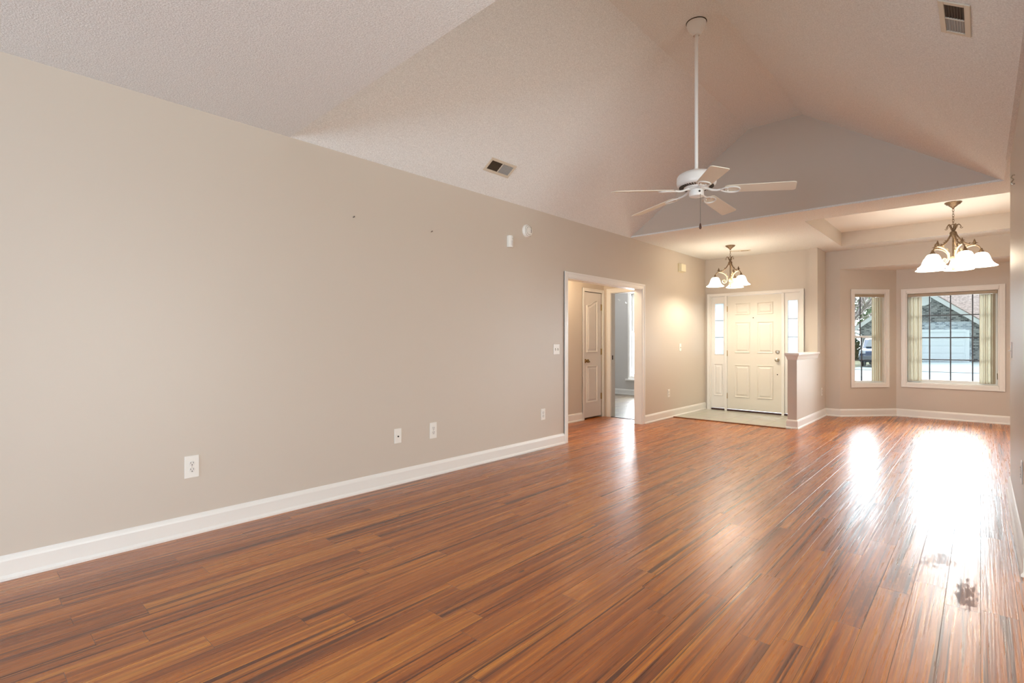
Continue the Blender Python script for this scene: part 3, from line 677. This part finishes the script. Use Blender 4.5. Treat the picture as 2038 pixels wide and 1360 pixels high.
def fan_blade():
    b = MB(); z0 = fz(2.447)
    out = []
    R0, R1 = 0.215, 0.712
    for t in range(9):   # rounded tip corners
        a = PI/2*t/8; out.append((R1-0.022+0.022*math.sin(a), 0.066-0.022+0.022*math.cos(a)))
    for t in range(9):
        a = PI/2*t/8; out.append((R1-0.022+0.022*math.cos(a), -(0.066-0.022)-0.022*math.sin(a)))
    out += [(R0+0.02, -0.056), (R0, -0.040), (R0, 0.040), (R0+0.02, 0.056)]
    M = Matrix.Translation((0, 0, z0)) @ Matrix.Rotation(0.075, 4, 'Y') @ Matrix.Rotation(-0.21, 4, 'X')
    b.prism([(x, y, 0) for x, y in out], (0, 0, 0.006), M)
    o = b.build('blade', BLADE, fan, bevel=0.002)
    k = MB()
    arm = [(0.055, 0, fz(2.458)), (0.085, 0, fz(2.452)), (0.12, 0, fz(2.436)), (0.155, 0, fz(2.430)), (0.185, 0, fz(2.432))]
    k.tube(arm, [0.011, 0.010, 0.009, 0.008, 0.008], 8)
    lp = []
    for t in range(24):
        a = 2*PI*t/24; p = M @ Vector((0.255+0.070*math.cos(a), 0.043*math.sin(a)*(1.0+0.25*math.cos(a)), -0.006))
        lp.append(p)
    k.tube(lp, 0.0055, 6, closed=True)
    for yy in (-0.02, 0.02):
        p = M @ Vector((0.235, yy, -0.004)); k.ball(p, 0.006)
    kk = k.build('blade_bracket', WHITE, smooth=True); kk.parent = o
    return o
b0 = fan_blade()
for i in range(5):
    if i == 0: o = b0
    else:
        o = b0.copy(); C.objects.link(o)
        for ch in b0.children:
            c2 = ch.copy(); C.objects.link(c2); c2.parent = o
    o.rotation_euler.z = math.radians(17+72*i)
ch = MB().tube([(0.04, -0.03, fz(2.41)), (0.046, -0.034, fz(2.40)), (0.046, -0.034, fz(2.165))], 0.0022, 6).build('pull_chain', mat('chain_grey', (0.25, 0.22, 0.19), 0.4, metal=0.6), fan)
MB().lathe([(0, fz(2.17)), (0.004, fz(2.168)), (0.009, fz(2.145)), (0.010, fz(2.132)), (0.006, fz(2.122)), (0, fz(2.12))], 16, Matrix.Translation((0.046, -0.034, 0))).build('pull_knob', mat('dark_walnut', (0.09, 0.035, 0.02), 0.4), ch, smooth=True)

# ------------------------------------------------------------------ chandeliers
def chandelier(name, loc, label, R, sc, hub, angs, power):
    """hub: drop from the ceiling to the crown where the arms leave"""
    o = tag(empty(name, loc), label, 'chandelier', 'bronze chandeliers with bell shades')
    k = sc
    MB().lathe([(0, 0), (0.082*k, 0), (0.084*k, -0.008*k), (0.074*k, -0.014*k), (0.070*k, -0.024*k), (0.050*k, -0.034*k), (0.034*k, -0.050*k), (0.014*k, -0.066*k), (0.008*k, -0.080*k), (0, -0.082*k)], 32).build('canopy', ANTIQUE, o, smooth=True)
    c = MB(); z = -0.080*k; i = 0; top = hub - 0.075*k
    n = max(2, round((-z + top)/(-0.032*k)*-1)) if False else max(2, int(round((z-(-top if top > 0 else top))/(0.032*k))))
    zt = -abs(top); n = max(2, int(round((z-zt)/(0.030*k)))); st = (z-zt)/n
    for i in range(n):
        zc = z-st*(i+0.5); a = (i % 2)*PI/2 + 0.6
        c.tube([(0.010*k*math.cos(t)*math.cos(a), 0.010*k*math.cos(t)*math.sin(a), zc+st*0.68*math.sin(t)) for t in [2*PI*q/14 for q in range(14)]], 0.0026*k, 6, closed=True)
    c.build('chain', ANTIQUE, o, smooth=True)
    hz = -abs(hub)
    col = MB()
    col.tube([(0.026*k*math.cos(t)*math.cos(0.7), 0.026*k*math.cos(t)*math.sin(0.7), hz+0.055*k+0.026*k*math.sin(t)) for t in [2*PI*q/18 for q in range(18)]], 0.004*k, 6, closed=True)
    col.lathe([(0, 0.032), (0.012, 0.028), (0.020, 0.012), (0.012, 0.0), (0.030, -0.012), (0.036, -0.030), (0.026, -0.055), (0.013, -0.075), (0.0095, -0.10), (0.0095, -0.31), (0, -0.31)], 20, Matrix.Translation((0, 0, hz)) @ Matrix.Scale(k, 4))
    col.build('column', ANTIQUE, o, smooth=True)
    MB().lathe([(0, -0.30), (0.014, -0.305), (0.030, -0.325), (0.034, -0.345), (0.022, -0.372), (0.012, -0.388), (0.016, -0.395), (0.028, -0.405), (0.022, -0.422), (0.010, -0.432), (0.007, -0.442), (0.015, -0.452), (0.016, -0.466), (0.008, -0.478), (0, -0.480)], 20, Matrix.Translation((0, 0, hz)) @ Matrix.Scale(k, 4)).build('finial', PATINA, o, smooth=True)
    def arm():
        a = MB()
        r = R
        ctl = [(0.022*k, hz-0.02*k), (0.040*k, hz-0.070*k), (0.085*k, hz-0.138*k), (r*0.55, hz-0.178*k), (r*0.72, hz-0.192*k), (r*0.84, hz-0.200*k), (r*0.94, hz-0.222*k), (r, hz-0.265*k)]
        # smooth the path
        P = [Vector((x, 0, z)) for x, z in ctl]; pts = []
        for i in range(len(P)-1):
            p0, p1, p2, p3 = P[max(i-1, 0)], P[i], P[i+1], P[min(i+2, len(P)-1)]
            for t in (0, 0.25, 0.5, 0.75):
                pts.append(0.5*((2*p1)+(-p0+p2)*t+(2*p0-5*p1+4*p2-p3)*t*t+(-p0+3*p1-3*p2+p3)*t**3))
        pts.append(P[-1])
        a.tube(pts, [0.0085*k*(1.15-0.35*i/len(pts)) for i in range(len(pts))], 8)
        # crown leaf curling out above the hub
        lf = [(0.012*k+0.062*k*t, 0, hz+0.0*k+0.075*k*math.sin(t*2.5)) for t in [q/8 for q in range(9)]]
        a.tube(lf, [0.007*k, 0.0085*k, 0.009*k, 0.0085*k, 0.0075*k, 0.0065*k, 0.0055*k, 0.0045*k, 0.003*k], 6)
        sp = [(0.074*k+0.015*k*math.cos(t)*(1-t/9), 0, hz+0.036*k-0.015*k*math.sin(t)*(1-t/9)) for t in [q*0.7 for q in range(9)]]
        a.tube(sp, 0.0035*k, 6)
        # flame bud on the arm's elbow, with two little leaves
        bx, bz = r*0.76, hz-0.192*k
        a.lathe([(0, 0), (0.014*k, 0.003*k), (0.011*k, 0.014*k), (0.016*k, 0.028*k), (0.012*k, 0.046*k), (0.005*k, 0.066*k), (0, 0.076*k)], 12, Matrix.Translation((bx, 0, bz)))
        for sgn in (-1, 1):
            a.tube([(bx, 0, bz+0.01*k), (bx+sgn*0.02*k, 0.004, bz+0.024*k), (bx+sgn*0.034*k, 0.006, bz+0.020*k)], [0.007*k, 0.006*k, 0.002*k], 6)
        # leaf nubs along the arm
        for q in (8, 12, 16):
            p = pts[min(q, len(pts)-1)]
            a.tube([p, p+Vector((0.012*k, 0, 0.016*k)), p+Vector((0.024*k, 0, 0.014*k))], [0.007*k, 0.006*k, 0.002*k], 6)
        am = a.build('arm', ANTIQUE, o, smooth=True)
        # cream scroll below the arm, curling inward to the column
        s = MB(); sc_ = []
        x0, z0 = r*0.82, hz-0.212*k
        for t in [q/18 for q in range(19)]:
            ang = PI*0.62*t
            sc_.append((x0-(r*0.62)*math.sin(ang)*1.0, 0, z0+0.018*k-(0.155*k)*(1-math.cos(ang))*0.78))
        ex, ez = sc_[-1][0], sc_[-1][2]
        for q in range(1, 22):
            t = q/21; ra = 0.040*k*(1-0.75*t); an = PI+ t*PI*2.6
            sc_.append((ex+0.040*k+ra*math.cos(an), 0, ez+ra*math.sin(an)))
        s.tube(sc_, [0.0085*k]*19+[0.0085*k*(1-0.5*q/21) for q in range(21)], 7)
        for q in (5, 9, 13):
            p = Vector(sc_[q]); s.tube([p, p+Vector((-0.010*k, 0, 0.022*k)), p+Vector((0.004*k, 0, 0.034*k))], [0.007*k, 0.006*k, 0.002*k], 6)
        s.build('scroll', PATINA, am, smooth=True)
        MB().lathe([(0, 0.012), (0.010, 0.010), (0.014, -0.006), (0.022, -0.022), (0.034, -0.050), (0.036, -0.062), (0.030, -0.064), (0, -0.064)], 20, Matrix.Translation((r, 0, hz-0.248*k)) @ Matrix.Scale(k, 4)).build('socket', ANTIQUE, am, smooth=True)
        zs = hz-0.30*k
        prof = [(0.030, 0.012), (0.052, 0.004), (0.066, -0.012), (0.078, -0.040), (0.088, -0.075), (0.102, -0.105), (0.124, -0.130), (0.146, -0.146), (0.150, -0.152)]
        full = prof + [(x-0.004, z-0.001) for x, z in prof[::-1]]
        MB().lathe([(x*k, z*k) for x, z in full], 36, Matrix.Translation((r, 0, zs))).build('shade', SHADE, am, smooth=True)
        return am
    first = arm()
    for i, d in enumerate(angs):
        if i == 0: am = first
        else:
            am = first.copy(); C.objects.link(am)
            for c_ in first.children:
                q = c_.copy(); C.objects.link(q); q.parent = am
        am.rotation_euler.z = math.radians(d)
        t = math.radians(d)
        point('bulb_light', (R*math.cos(t), R*math.sin(t), hz-0.40*k), power, (1.0, 0.86, 0.66), 0.03, o)
    return o
chandelier('chandelier', (-0.246, 8.23, HT), 'larger five-arm bronze chandelier hanging from the tray ceiling', 0.255, 1.0, 0.345, [8+72*i for i in range(5)], 3.6)
chandelier('chandelier', (-2.848, 8.113, H), 'smaller three-arm bronze chandelier hanging above the entry tiles', 0.22, 0.86, 0.238, [92+120*i for i in range(3)], 9)

# ------------------------------------------------------------------ wall fittings
# local frame for plates on the left wall: x along -Y?  built facing +X with y across
def on_left(y, z): return (L, y, z)
def plate_mesh(w_, h_, d=0.006):
    b = MB(); b.prism([(0, -w_/2, -h_/2), (0, w_/2, -h_/2), (0, w_/2, h_/2), (0, -w_/2, h_/2)], (d, 0, 0)); return b
def duplex(name, label, loc, rz=0, w_=0.078, h_=0.128):
    o = tag(empty(name, loc, rz), label, 'outlet', 'duplex outlets')
    plate_mesh(w_, h_).build('cover_plate', PLASTIC, o, bevel=0.003)
    for s in (-1, 1):
        zc = s*0.020
        f = MB().lathe([(0, 0.009), (0.0165, 0.009), (0.0172, 0.007), (0.0172, 0.0), (0, 0)], 24, Matrix.Translation((0, 0, zc)) @ Matrix.Rotation(PI/2, 4, 'Y')).build('receptacle', mat('receptacle_white', (0.78, 0.77, 0.74), 0.35), o, smooth=True)
        q = MB().box(0.0088, 0.0096, -0.0085, -0.0060, zc+0.001, zc+0.010).box(0.0088, 0.0096, 0.0060, 0.0085, zc+0.001, zc+0.010)
        q.lathe([(0, 0.0006), (0.0032, 0.0006), (0.0032, 0), (0, 0)], 12, Matrix.Translation((0.009, 0, zc-0.008)) @ Matrix.Rotation(PI/2, 4, 'Y'))
        q.build('slots', BLACK, f)
    MB().ball((0.006, 0, 0), 0.0028).build('screw', NICKEL, o, smooth=True)
    return o
duplex('outlet', 'white duplex outlet low on the long wall, nearest the viewer', on_left(1.04, 0.429), w_=0.082, h_=0.14)
duplex('outlet', 'white duplex outlet beside the coax plate on the long wall', on_left(2.984, 0.411), w_=0.08, h_=0.145)
duplex('outlet', 'white duplex outlet just before the cased opening', on_left(4.578, 0.392))
duplex('outlet', 'white duplex outlet between cased opening and entry tiles', on_left(7.778, 0.396))
duplex('outlet', 'white duplex outlet low in the dining corner beyond the half wall', (-1.898, 9.50, 0.414))
duplex('outlet', 'white duplex outlet on the wall cut by the photo edge', (0.178, 4.16, 0.471), PI)
o = tag(empty('coax_plate', on_left(2.598, 0.413)), 'white cable plate with one dark jack on the long wall', 'cable plate')
plate_mesh(0.072, 0.125).build('cover_plate', PLASTIC, o, bevel=0.003)
MB().lathe([(0, 0.012), (0.0045, 0.012), (0.0065, 0.008), (0.0065, 0), (0, 0)], 16, Matrix.Translation((0.005, 0, -0.004)) @ Matrix.Rotation(PI/2, 4, 'Y')).build('jack', BLACK, o)
def switch(label, loc, rz=0, gangs=1, m=PLASTIC):
    o = tag(empty('light_switch', loc, rz), label, 'light switch', 'wall switches')
    w_ = 0.072+0.046*(gangs-1)
    plate_mesh(w_, 0.122).build('cover_plate', m, o, bevel=0.003)
    for g in range(gangs):
        y = (g-(gangs-1)/2)*0.046
        MB().box(0.0055, 0.0068, y-0.0065, y+0.0065, -0.014, 0.014).build('toggle_slot', mat('slot_grey', (0.35, 0.32, 0.28), 0.5), o)
        MB().box(0.006, 0.022, y-0.0045, y+0.0045, -0.005, 0.005, Matrix.Translation((0, 0, 0)) @ Matrix.Rotation(0.35, 4, 'Y')).build('toggle', m, o, bevel=0.0015)
    return o
switch('white double light switch left of the cased opening', on_left(4.828, 1.132), gangs=2)
switch('white light switch on the bright wall beside the entry', on_left(8.206, 1.128))
switch('light switch seen edge-on at the end of the near wall', (0.178, 5.505, 1.157), PI)
# smoke detector
o = tag(empty('smoke_detector', on_left(4.293, 2.439)), 'round white smoke detector high on the long wall', 'smoke detector')
RY = Matrix.Rotation(PI/2, 4, 'Y')
MB().lathe([(0, 0), (0.072, 0), (0.072, 0.012), (0.066, 0.026), (0.050, 0.036), (0.030, 0.040), (0, 0.041)], 40, RY).build('housing', PLASTIC, o, smooth=True)
s = MB()
for r_ in (0.044, 0.060):
    s.tube([(0.0385 if r_ < 0.05 else 0.031, r_*math.cos(t), r_*math.sin(t)) for t in [0.6+q*0.1 for q in range(48)]], 0.0018, 5)
s.build('vent_groove', mat('groove_grey', (0.28, 0.25, 0.20), 0.6), o)
MB().lathe([(0, 0.046), (0.013, 0.046), (0.014, 0.036), (0, 0.036)], 20, RY).build('test_button', PLASTIC, o, smooth=True)
MB().box(0.036, 0.041, 0.028, 0.034, -0.02, 0.02).build('indicator', BLACK, o)
# motion sensor
o = tag(empty('motion_sensor', on_left(4.007, 2.281)), 'small white motion sensor below the smoke detector', 'sensor')
prof = [(0, -0.034), (0.028, -0.034), (0.042, -0.018), (0.046, 0.0), (0.042, 0.018), (0.028, 0.034), (0, 0.034)]
MB().prism([(x, y, -0.062) for x, y in prof], (0, 0, 0.124)).build('housing', PLASTIC, o, bevel=0.004)
MB().prism([(x*1.02, y*0.8, -0.045) for x, y in prof[1:-1]], (0, 0, 0.055)).build('lens', mat('sensor_lens', (0.70, 0.69, 0.68), 0.5), o, bevel=0.003)
MB().ball((0.044, 0.008, 0.03), 0.004).build('indicator', VENTG, o)
# door chime
o = tag(empty('door_chime', on_left(8.216, 2.448)), 'ivory door chime box high on the wall near the entry', 'door chime')
MB().box(0, 0.012, -0.095, 0.095, -0.07, 0.07).build('back_plate', IVORY, o, bevel=0.003)
MB().box(0.012, 0.062, -0.088, 0.088, -0.062, 0.062).build('cover', mat('chime_cover', (0.80, 0.76, 0.58), 0.45), o, bevel=0.008)
# nails left in the wall
for (y, z, lab) in ((2.175, 2.212, 'dark nail left of the other nail on the long wall'), (2.961, 2.22, 'dark nail nearer to the ceiling vent on the long wall')):
    o = MB().tube([(0, 0, 0), (0.018, 0, 0.004)], [0.003, 0.003], 8).lathe([(0, 0), (0.006, 0), (0.006, 0.002), (0, 0.002)], 10, Matrix.Translation((0.017, 0, 0.004)) @ RY).build('wall_nail', mat('nail_steel', (0.16, 0.14, 0.12), 0.5), loc=on_left(y, z))
    tag(o, lab, 'nail', 'wall nails')
o = MB().tube([(0, 0, 0.03), (-0.012, 0, 0.03), (-0.02, 0, 0.015), (-0.008, 0, 0.0), (-0.02, 0, -0.02), (-0.012, 0, -0.035), (0, 0, -0.03)], 0.005, 8).build('wall_hook', NICKEL, smooth=True, loc=(0.178, 5.036, 2.36))
tag(o, 'small shiny metal hook high on the near edge wall', 'hook')
for i, (x, z, lab) in enumerate(((-6.235, 2.19, 'small white hook on the bedroom wall, away from the window'), (-6.05, 2.115, 'small white hook beside the bedroom window'))):
    o = MB().tube([(0, 0, 0.0), (0, -0.03, -0.005), (0, -0.05, 0.01), (0, -0.05, 0.03)], 0.009, 8).lathe([(0, 0), (0.018, 0), (0.018, 0.006), (0, 0.006)], 12, Matrix.Rotation(PI/2, 4, 'X')).build('wall_hook', PLASTIC, smooth=True, loc=(x, BY, z))
    tag(o, lab, 'hook', 'bedroom hooks')

# ------------------------------------------------------------------ ceiling vents
def vent(label, M, lx, ly, loc_name='ceiling_vent', flip=False):
    """register in the local xy-plane of M, +z pointing into the room; lx the long side"""
    o = tag(empty(loc_name), label, 'vent', 'ceiling registers'); o.matrix_world = M
    f = MB(); bw = 0.027
    f.box(-lx/2, lx/2, -ly/2, -ly/2+bw, 0, 0.007).box(-lx/2, lx/2, ly/2-bw, ly/2, 0, 0.007).box(-lx/2, -lx/2+bw, -ly/2+bw, ly/2-bw, 0, 0.007).box(lx/2-bw, lx/2, -ly/2+bw, ly/2-bw, 0, 0.007)
    f.box(-0.005, 0.005, -ly/2+bw, ly/2-bw, 0.001, 0.007)
    f.build('frame', VENTC, o, bevel=0.002)
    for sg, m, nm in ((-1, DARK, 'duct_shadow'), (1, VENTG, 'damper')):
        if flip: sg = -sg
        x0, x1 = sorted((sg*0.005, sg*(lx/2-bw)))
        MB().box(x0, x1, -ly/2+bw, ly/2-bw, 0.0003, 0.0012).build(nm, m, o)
        l = MB(); n = 7
        for i in range(n):
            y = -ly/2+bw+(ly-2*bw)*(i+0.5)/n
            l.box(x0+0.002, x1-0.002, -0.0012, 0.0012, 0, 0.004, Matrix.Translation((0, y, 0.002)) @ Matrix.Rotation(0.9*sg, 4, 'X'))
        l.build('louvers', mat('brown_louver', (0.10, 0.07, 0.045), 0.6) if m is DARK else mat('grey_louver', (0.40, 0.41, 0.41), 0.5), o)
    return o
def frame(o, zx, zn):
    x = Vector(zx).normalized(); n = Vector(zn).normalized(); y = n.cross(x)
    return Matrix(((x.x, y.x, n.x, o[0]), (x.y, y.y, n.y, o[1]), (x.z, y.z, n.z, o[2]), (0, 0, 0, 1)))
vent('rectangular register on the vault slope above the long wall', frame((-3.415, 3.576, 2.8945), (0, 1, 0), (1.104, 0, -1.616)), 0.345, 0.155)
vent('rectangular register on the vault slope at the picture corner', frame((-0.095, 3.468, 2.8730), (0, 1, 0), (-1.104, 0, -1.654)), 0.345, 0.145)
vent('slim register on the flat ceiling behind the smaller chandelier', frame((-2.885, 8.67, H), (1, 0.35, 0), (0, 0, -1)), 0.30, 0.10, flip=True)

# ------------------------------------------------------------------ outdoors
GZ = -0.11
struct(box('ground_bounce', mat('bounce_concrete', (0.62, 0.62, 0.60), 0.85, spec=0.2, var=(1.2, 0.08)), -14, 14, 10.75, 19.5, GZ-0.2, GZ+0.002), 'unseen pale concrete added in front of the bay to bounce skylight indoors', 'driveway')  # unseen pale ground, added to bounce sky light up into the vault
struct(MB().box(-60, -14, 10.75, 19.5, GZ-0.2, GZ).box(14, 50, 10.75, 19.5, GZ-0.2, GZ).box(-60, -4.8, 29.5, 60, GZ-0.2, GZ).box(0.6, 50, 29.5, 60, GZ-0.2, GZ).box(-4.8, 0.6, 46.2, 60, GZ-0.2, GZ).build('ground', LAWN), 'winter lawn outside', 'ground')
struct(box('ground_street', ASPH, -60, 50, 19.5, 29.5, GZ-0.2, GZ-0.01), 'pale street beyond the lawn', 'street')
dv = MB()
for i in range(6): dv.box(-4.8, 0.6, 29.5+i*2.75, 29.5+i*2.75+2.73, GZ-0.2, GZ+0.005)
struct(dv.build('ground_driveway', CONC), 'pale concrete driveway of the house across the street', 'driveway')
# house across the street
hs = tag(empty('neighbour_house', (-3.3, 46, GZ)), 'grey brick house with white garage door seen through the wide bay window', 'house')
ox, oy, oz = 3.3, -46, -GZ
def hb(b, name, m, parent=None, **k):
    o = b.build(name, m, **k); bmw = Matrix.Translation((ox, oy, oz))
    o.data.transform(bmw); o.parent = parent or hs; return o
EL, ER, PK, ZE, ZP, YH_ = -6.75, 0.15, -3.3, 2.35, 5.0, 46.0
b = MB().prism([(EL+0.1, YH_, GZ), (-5.55, YH_, GZ), (-5.55, YH_, 2.0), (-0.62, YH_, 2.0), (-0.62, YH_, GZ), (ER-0.1, YH_, GZ), (ER-0.1, YH_, ZE), (PK, YH_, ZP), (EL+0.1, YH_, ZE)], (0, 9, 0))
hb(b, 'wall', BRICK)
gd = MB(); g0, g1 = -5.43, -0.74
for i in range(4):
    z0 = GZ+0.02+i*0.50
    gd.box(g0, g1, YH_+0.06, YH_+0.12, z0, z0+0.49)
    for j in range(4):
        x0 = g0+0.09+j*1.165; gd.box(x0, x0+1.0, YH_+0.045, YH_+0.06, z0+0.07, z0+0.42)
gd.box(g0, g1, YH_+0.09, YH_+0.11, GZ, 1.98)
hb(gd, 'garage_door', HWHITE, bevel=0.006)
hb(MB().box(-5.55, g0, YH_-0.03, YH_+0.12, GZ, 2.02).box(g1, -0.55, YH_-0.03, YH_+0.12, GZ, 2.02).box(g0, g1, YH_-0.03, YH_+0.12, 1.90, 2.06), 'garage_trim', HWHITE)
rk = MB()
for s_, xe in ((-1, EL-0.25), (1, ER+0.3)):
    sl = (ZP-ZE)/(PK-EL-0.1)
    z_e = ZP - sl*abs(xe-PK)
    rk.prism([(xe, YH_-0.25, z_e-0.10), (PK, YH_-0.25, ZP-0.10), (PK, YH_-0.25, ZP+0.24), (xe, YH_-0.25, z_e+0.24)], (0, 0.06, 0))
    rk.prism([(xe, YH_-0.18, z_e-0.06), (PK, YH_-0.18, ZP-0.06), (PK, YH_-0.18, ZP+0.0), (xe, YH_-0.18, z_e+0.0)], (0, 0.2, 0))
hb(rk, 'rake_board', HWHITE)
rf = MB()
for xe in (EL-0.3, ER+0.35):
    z_e = ZP - sl*abs(xe-PK)
    rf.prism([(xe, YH_-0.27, z_e+0.24), (PK, YH_-0.27, ZP+0.24), (PK, YH_-0.27, ZP+0.30), (xe, YH_-0.27, z_e+0.30)], (0, 9.5, 0))
hb(rf, 'garage_roof', SHING)
mr_ = MB().prism([(-3.2, 52.5, 2.5), (13, 52.5, 2.5), (13, 58.5, 6.6), (-3.2, 58.5, 6.6)], (0, 0.01, 0.12))
hb(mr_, 'main_roof', SHING)
hb(MB().box(0.3, 12.5, 53, 58, GZ, 2.6), 'main_wall', BRICK)
gt = MB().box(EL-0.42, EL-0.28, YH_-0.30, YH_+8, 2.08, 2.22)
hb(gt, 'gutter', HWHITE)
ds = MB().tube([(EL-0.32, YH_-0.22, 2.10), (EL-0.30, YH_-0.2, 1.98), (EL+0.15, YH_-0.12, 1.72), (EL+0.20, YH_-0.08, 1.58), (EL+0.20, YH_-0.08, GZ+0.15), (EL+0.12, YH_-0.3, GZ+0.05)], 0.075, 8)
hb(ds, 'downspout', HWHITE)
hb(MB().lathe([(0, 0), (0.42, 0), (0.42, -0.05), (0.34, -0.06), (0.33, -0.03), (0, -0.03)], 32, Matrix.Translation((-2.95, YH_, 4.15)) @ Matrix.Rotation(-PI/2, 4, 'X')), 'gable_vent', HWHITE)
# parked car
car = tag(empty('parked_car', (-3.95, 33.0, GZ)), 'dark blue car on the driveway, seen through the narrow bay window', 'car')
body = [(0.0, 0.32), (0.0, 0.62), (0.08, 0.80), (0.22, 0.88), (1.05, 0.98), (1.75, 1.46), (2.2, 1.56), (4.1, 1.54), (4.4, 1.05), (4.5, 0.72), (4.5, 0.35), (4.3, 0.24), (0.2, 0.24)]
MB().prism([(-0.9, y, z) for y, z in body], (1.8, 0, 0)).build('body', CARP, car, bevel=0.09)
MB().prism([(-0.72, 1.10, 1.02), (0.72, 1.10, 1.02), (0.64, 1.70, 1.44), (-0.64, 1.70, 1.44)], (0, -0.03, 0.045)).build('windshield', CARGL, car)
for s_ in (-1, 1):
    MB().prism([(s_*0.895, 1.30, 1.02), (s_*0.895, 4.2, 1.04), (s_*0.895, 3.95, 1.44), (s_*0.895, 1.85, 1.42)], (s_*0.012, 0, 0)).build('side_window', CARGL, car)
    box('headlamp', mat('clear_lamp', (0.45, 0.5, 0.55), 0.15), s_*0.74-0.14, s_*0.74+0.14, -0.012, 0.05, 0.70, 0.86, parent=car)
    for y in (0.85, 3.6):
        MB().lathe([(0, -0.1), (0.2, -0.1), (0.32, -0.09), (0.34, -0.06), (0.34, 0.06), (0.32, 0.09), (0.2, 0.1), (0, 0.1)], 24, Matrix.Translation((s_*0.80, y, 0.34)) @ Matrix.Rotation(PI/2, 4, 'Y')).build('wheel', TYRE, car, smooth=True)
box('bumper', mat('bumper_grey', (0.12, 0.14, 0.17), 0.5), -0.88, 0.88, -0.06, 0.1, 0.34, 0.58, parent=car, bevel=0.03)
# plants
def leaves(b, n, pick, size):
    for _ in range(n):
        p = Vector(pick()); d = Vector((random.gauss(0, 1), random.gauss(0, 1), random.gauss(0, 1))).normalized()
        e = d.orthogonal().normalized(); f_ = d.cross(e); s_ = size*random.uniform(0.6, 1.3)
        b.poly([p-e*s_*0.5, p+f_*s_*0.28, p+e*s_*0.5, p-f_*s_*0.28])
    return b
hd = tag(empty('hedge', (-7.5, 46.4, GZ)), 'clipped olive-brown hedge at the corner of the brick house', 'hedge')
b = MB()
def in_box(): return (random.uniform(-1.7, 0.7), random.uniform(-0.5, 0.5), random.uniform(0.02, 1.28))
leaves(b, 3200, in_box, 0.16).build('foliage', HEDGE, hd)
for x in (-1.2, -0.5, 0.2): MB().tube([(x, 0, 0), (x+0.03, 0, 0.9)], [0.05, 0.02], 6).build('stem', BARK, hd)
ev = tag(empty('evergreen_tree', (-8.0, 50, GZ)), 'dark green conical evergreen behind the corner of the brick house', 'tree')
def cone():
    t = random.random()**1.3; z = 0.3+t*2.7; r = 1.15*(1-t)*math.sqrt(random.random()); a = random.uniform(0, 2*PI)
    return (r*math.cos(a), r*math.sin(a), z)
leaves(MB(), 2600, cone, 0.2).build('foliage', NEEDLE, ev)
MB().tube([(0, 0, 0), (0, 0, 2.6)], [0.1, 0.03], 8).build('trunk', BARK, ev)
def bare_tree(name, loc, label, h, lean, seed):
    rnd = random.Random(seed); o = tag(empty(name, loc), label, 'tree', 'bare trees behind the brick house')
    trunk, br = MB(), MB(); cnt = [0]
    def grow(p, d, ln, r, lvl, b):
        pts = [p]; q = p; dd = d
        for i in range(4):
            dd = (dd+Vector((rnd.gauss(0, .13), rnd.gauss(0, .13), rnd.gauss(0.03, .08)))).normalized(); q = q+dd*ln/4; pts.append(q)
        b.tube(pts, [r*(1-0.14*i) for i in range(5)], 5 if lvl else 8); cnt[0] += 1
        if lvl >= 4 or cnt[0] > 1800: return
        for k in range(rnd.choice((4, 5)) if lvl < 3 else 3):
            pp = pts[rnd.choice((1, 2, 3, 4, 4))]; nd_ = (dd*0.75+Vector((rnd.gauss(0, .6), rnd.gauss(0, .6), rnd.gauss(0.25, .4)))).normalized()
            grow(pp, nd_, ln*rnd.uniform(0.55, 0.8), r*0.58, lvl+1, br)
    grow(Vector((0, 0, 0)), Vector(lean).normalized(), h, 0.22, 0, trunk)
    trunk.build('trunk', BARK, o); br.build('branches', BARK, o)
bare_tree('bare_tree', (-10.4, 56.5, GZ), 'bare grey tree with slanting limbs filling the top of the narrow window', 5.2, (0.30, 0, 1), 3)
bare_tree('bare_tree', (-10.6, 68, GZ), 'bare grey tree farther back, behind the slanting one', 5.5, (0.25, 0, 1), 11)
bare_tree('bare_tree', (-13.2, 92, GZ), 'bare grey tree rising behind the roof of the brick house', 5.5, (0.05, 0, 1), 23)
pn = tag(empty('pine_tree', (-10.2, 80, GZ)), 'pale green pine crown showing above the roof of the brick house', 'tree')
def crown():
    a = random.uniform(0, 2*PI); u = random.uniform(-1, 1); r = random.random()**0.4
    return (2.6*r*math.cos(a)*math.sqrt(1-u*u), 2.6*r*math.sin(a)*math.sqrt(1-u*u), 5.4+2.6*r*u)
leaves(MB(), 1500, crown, 0.5).build('foliage', PINE, pn)
MB().tube([(0, 0, 0), (0.1, 0, 5.5)], [0.22, 0.08], 8).build('trunk', BARK, pn)
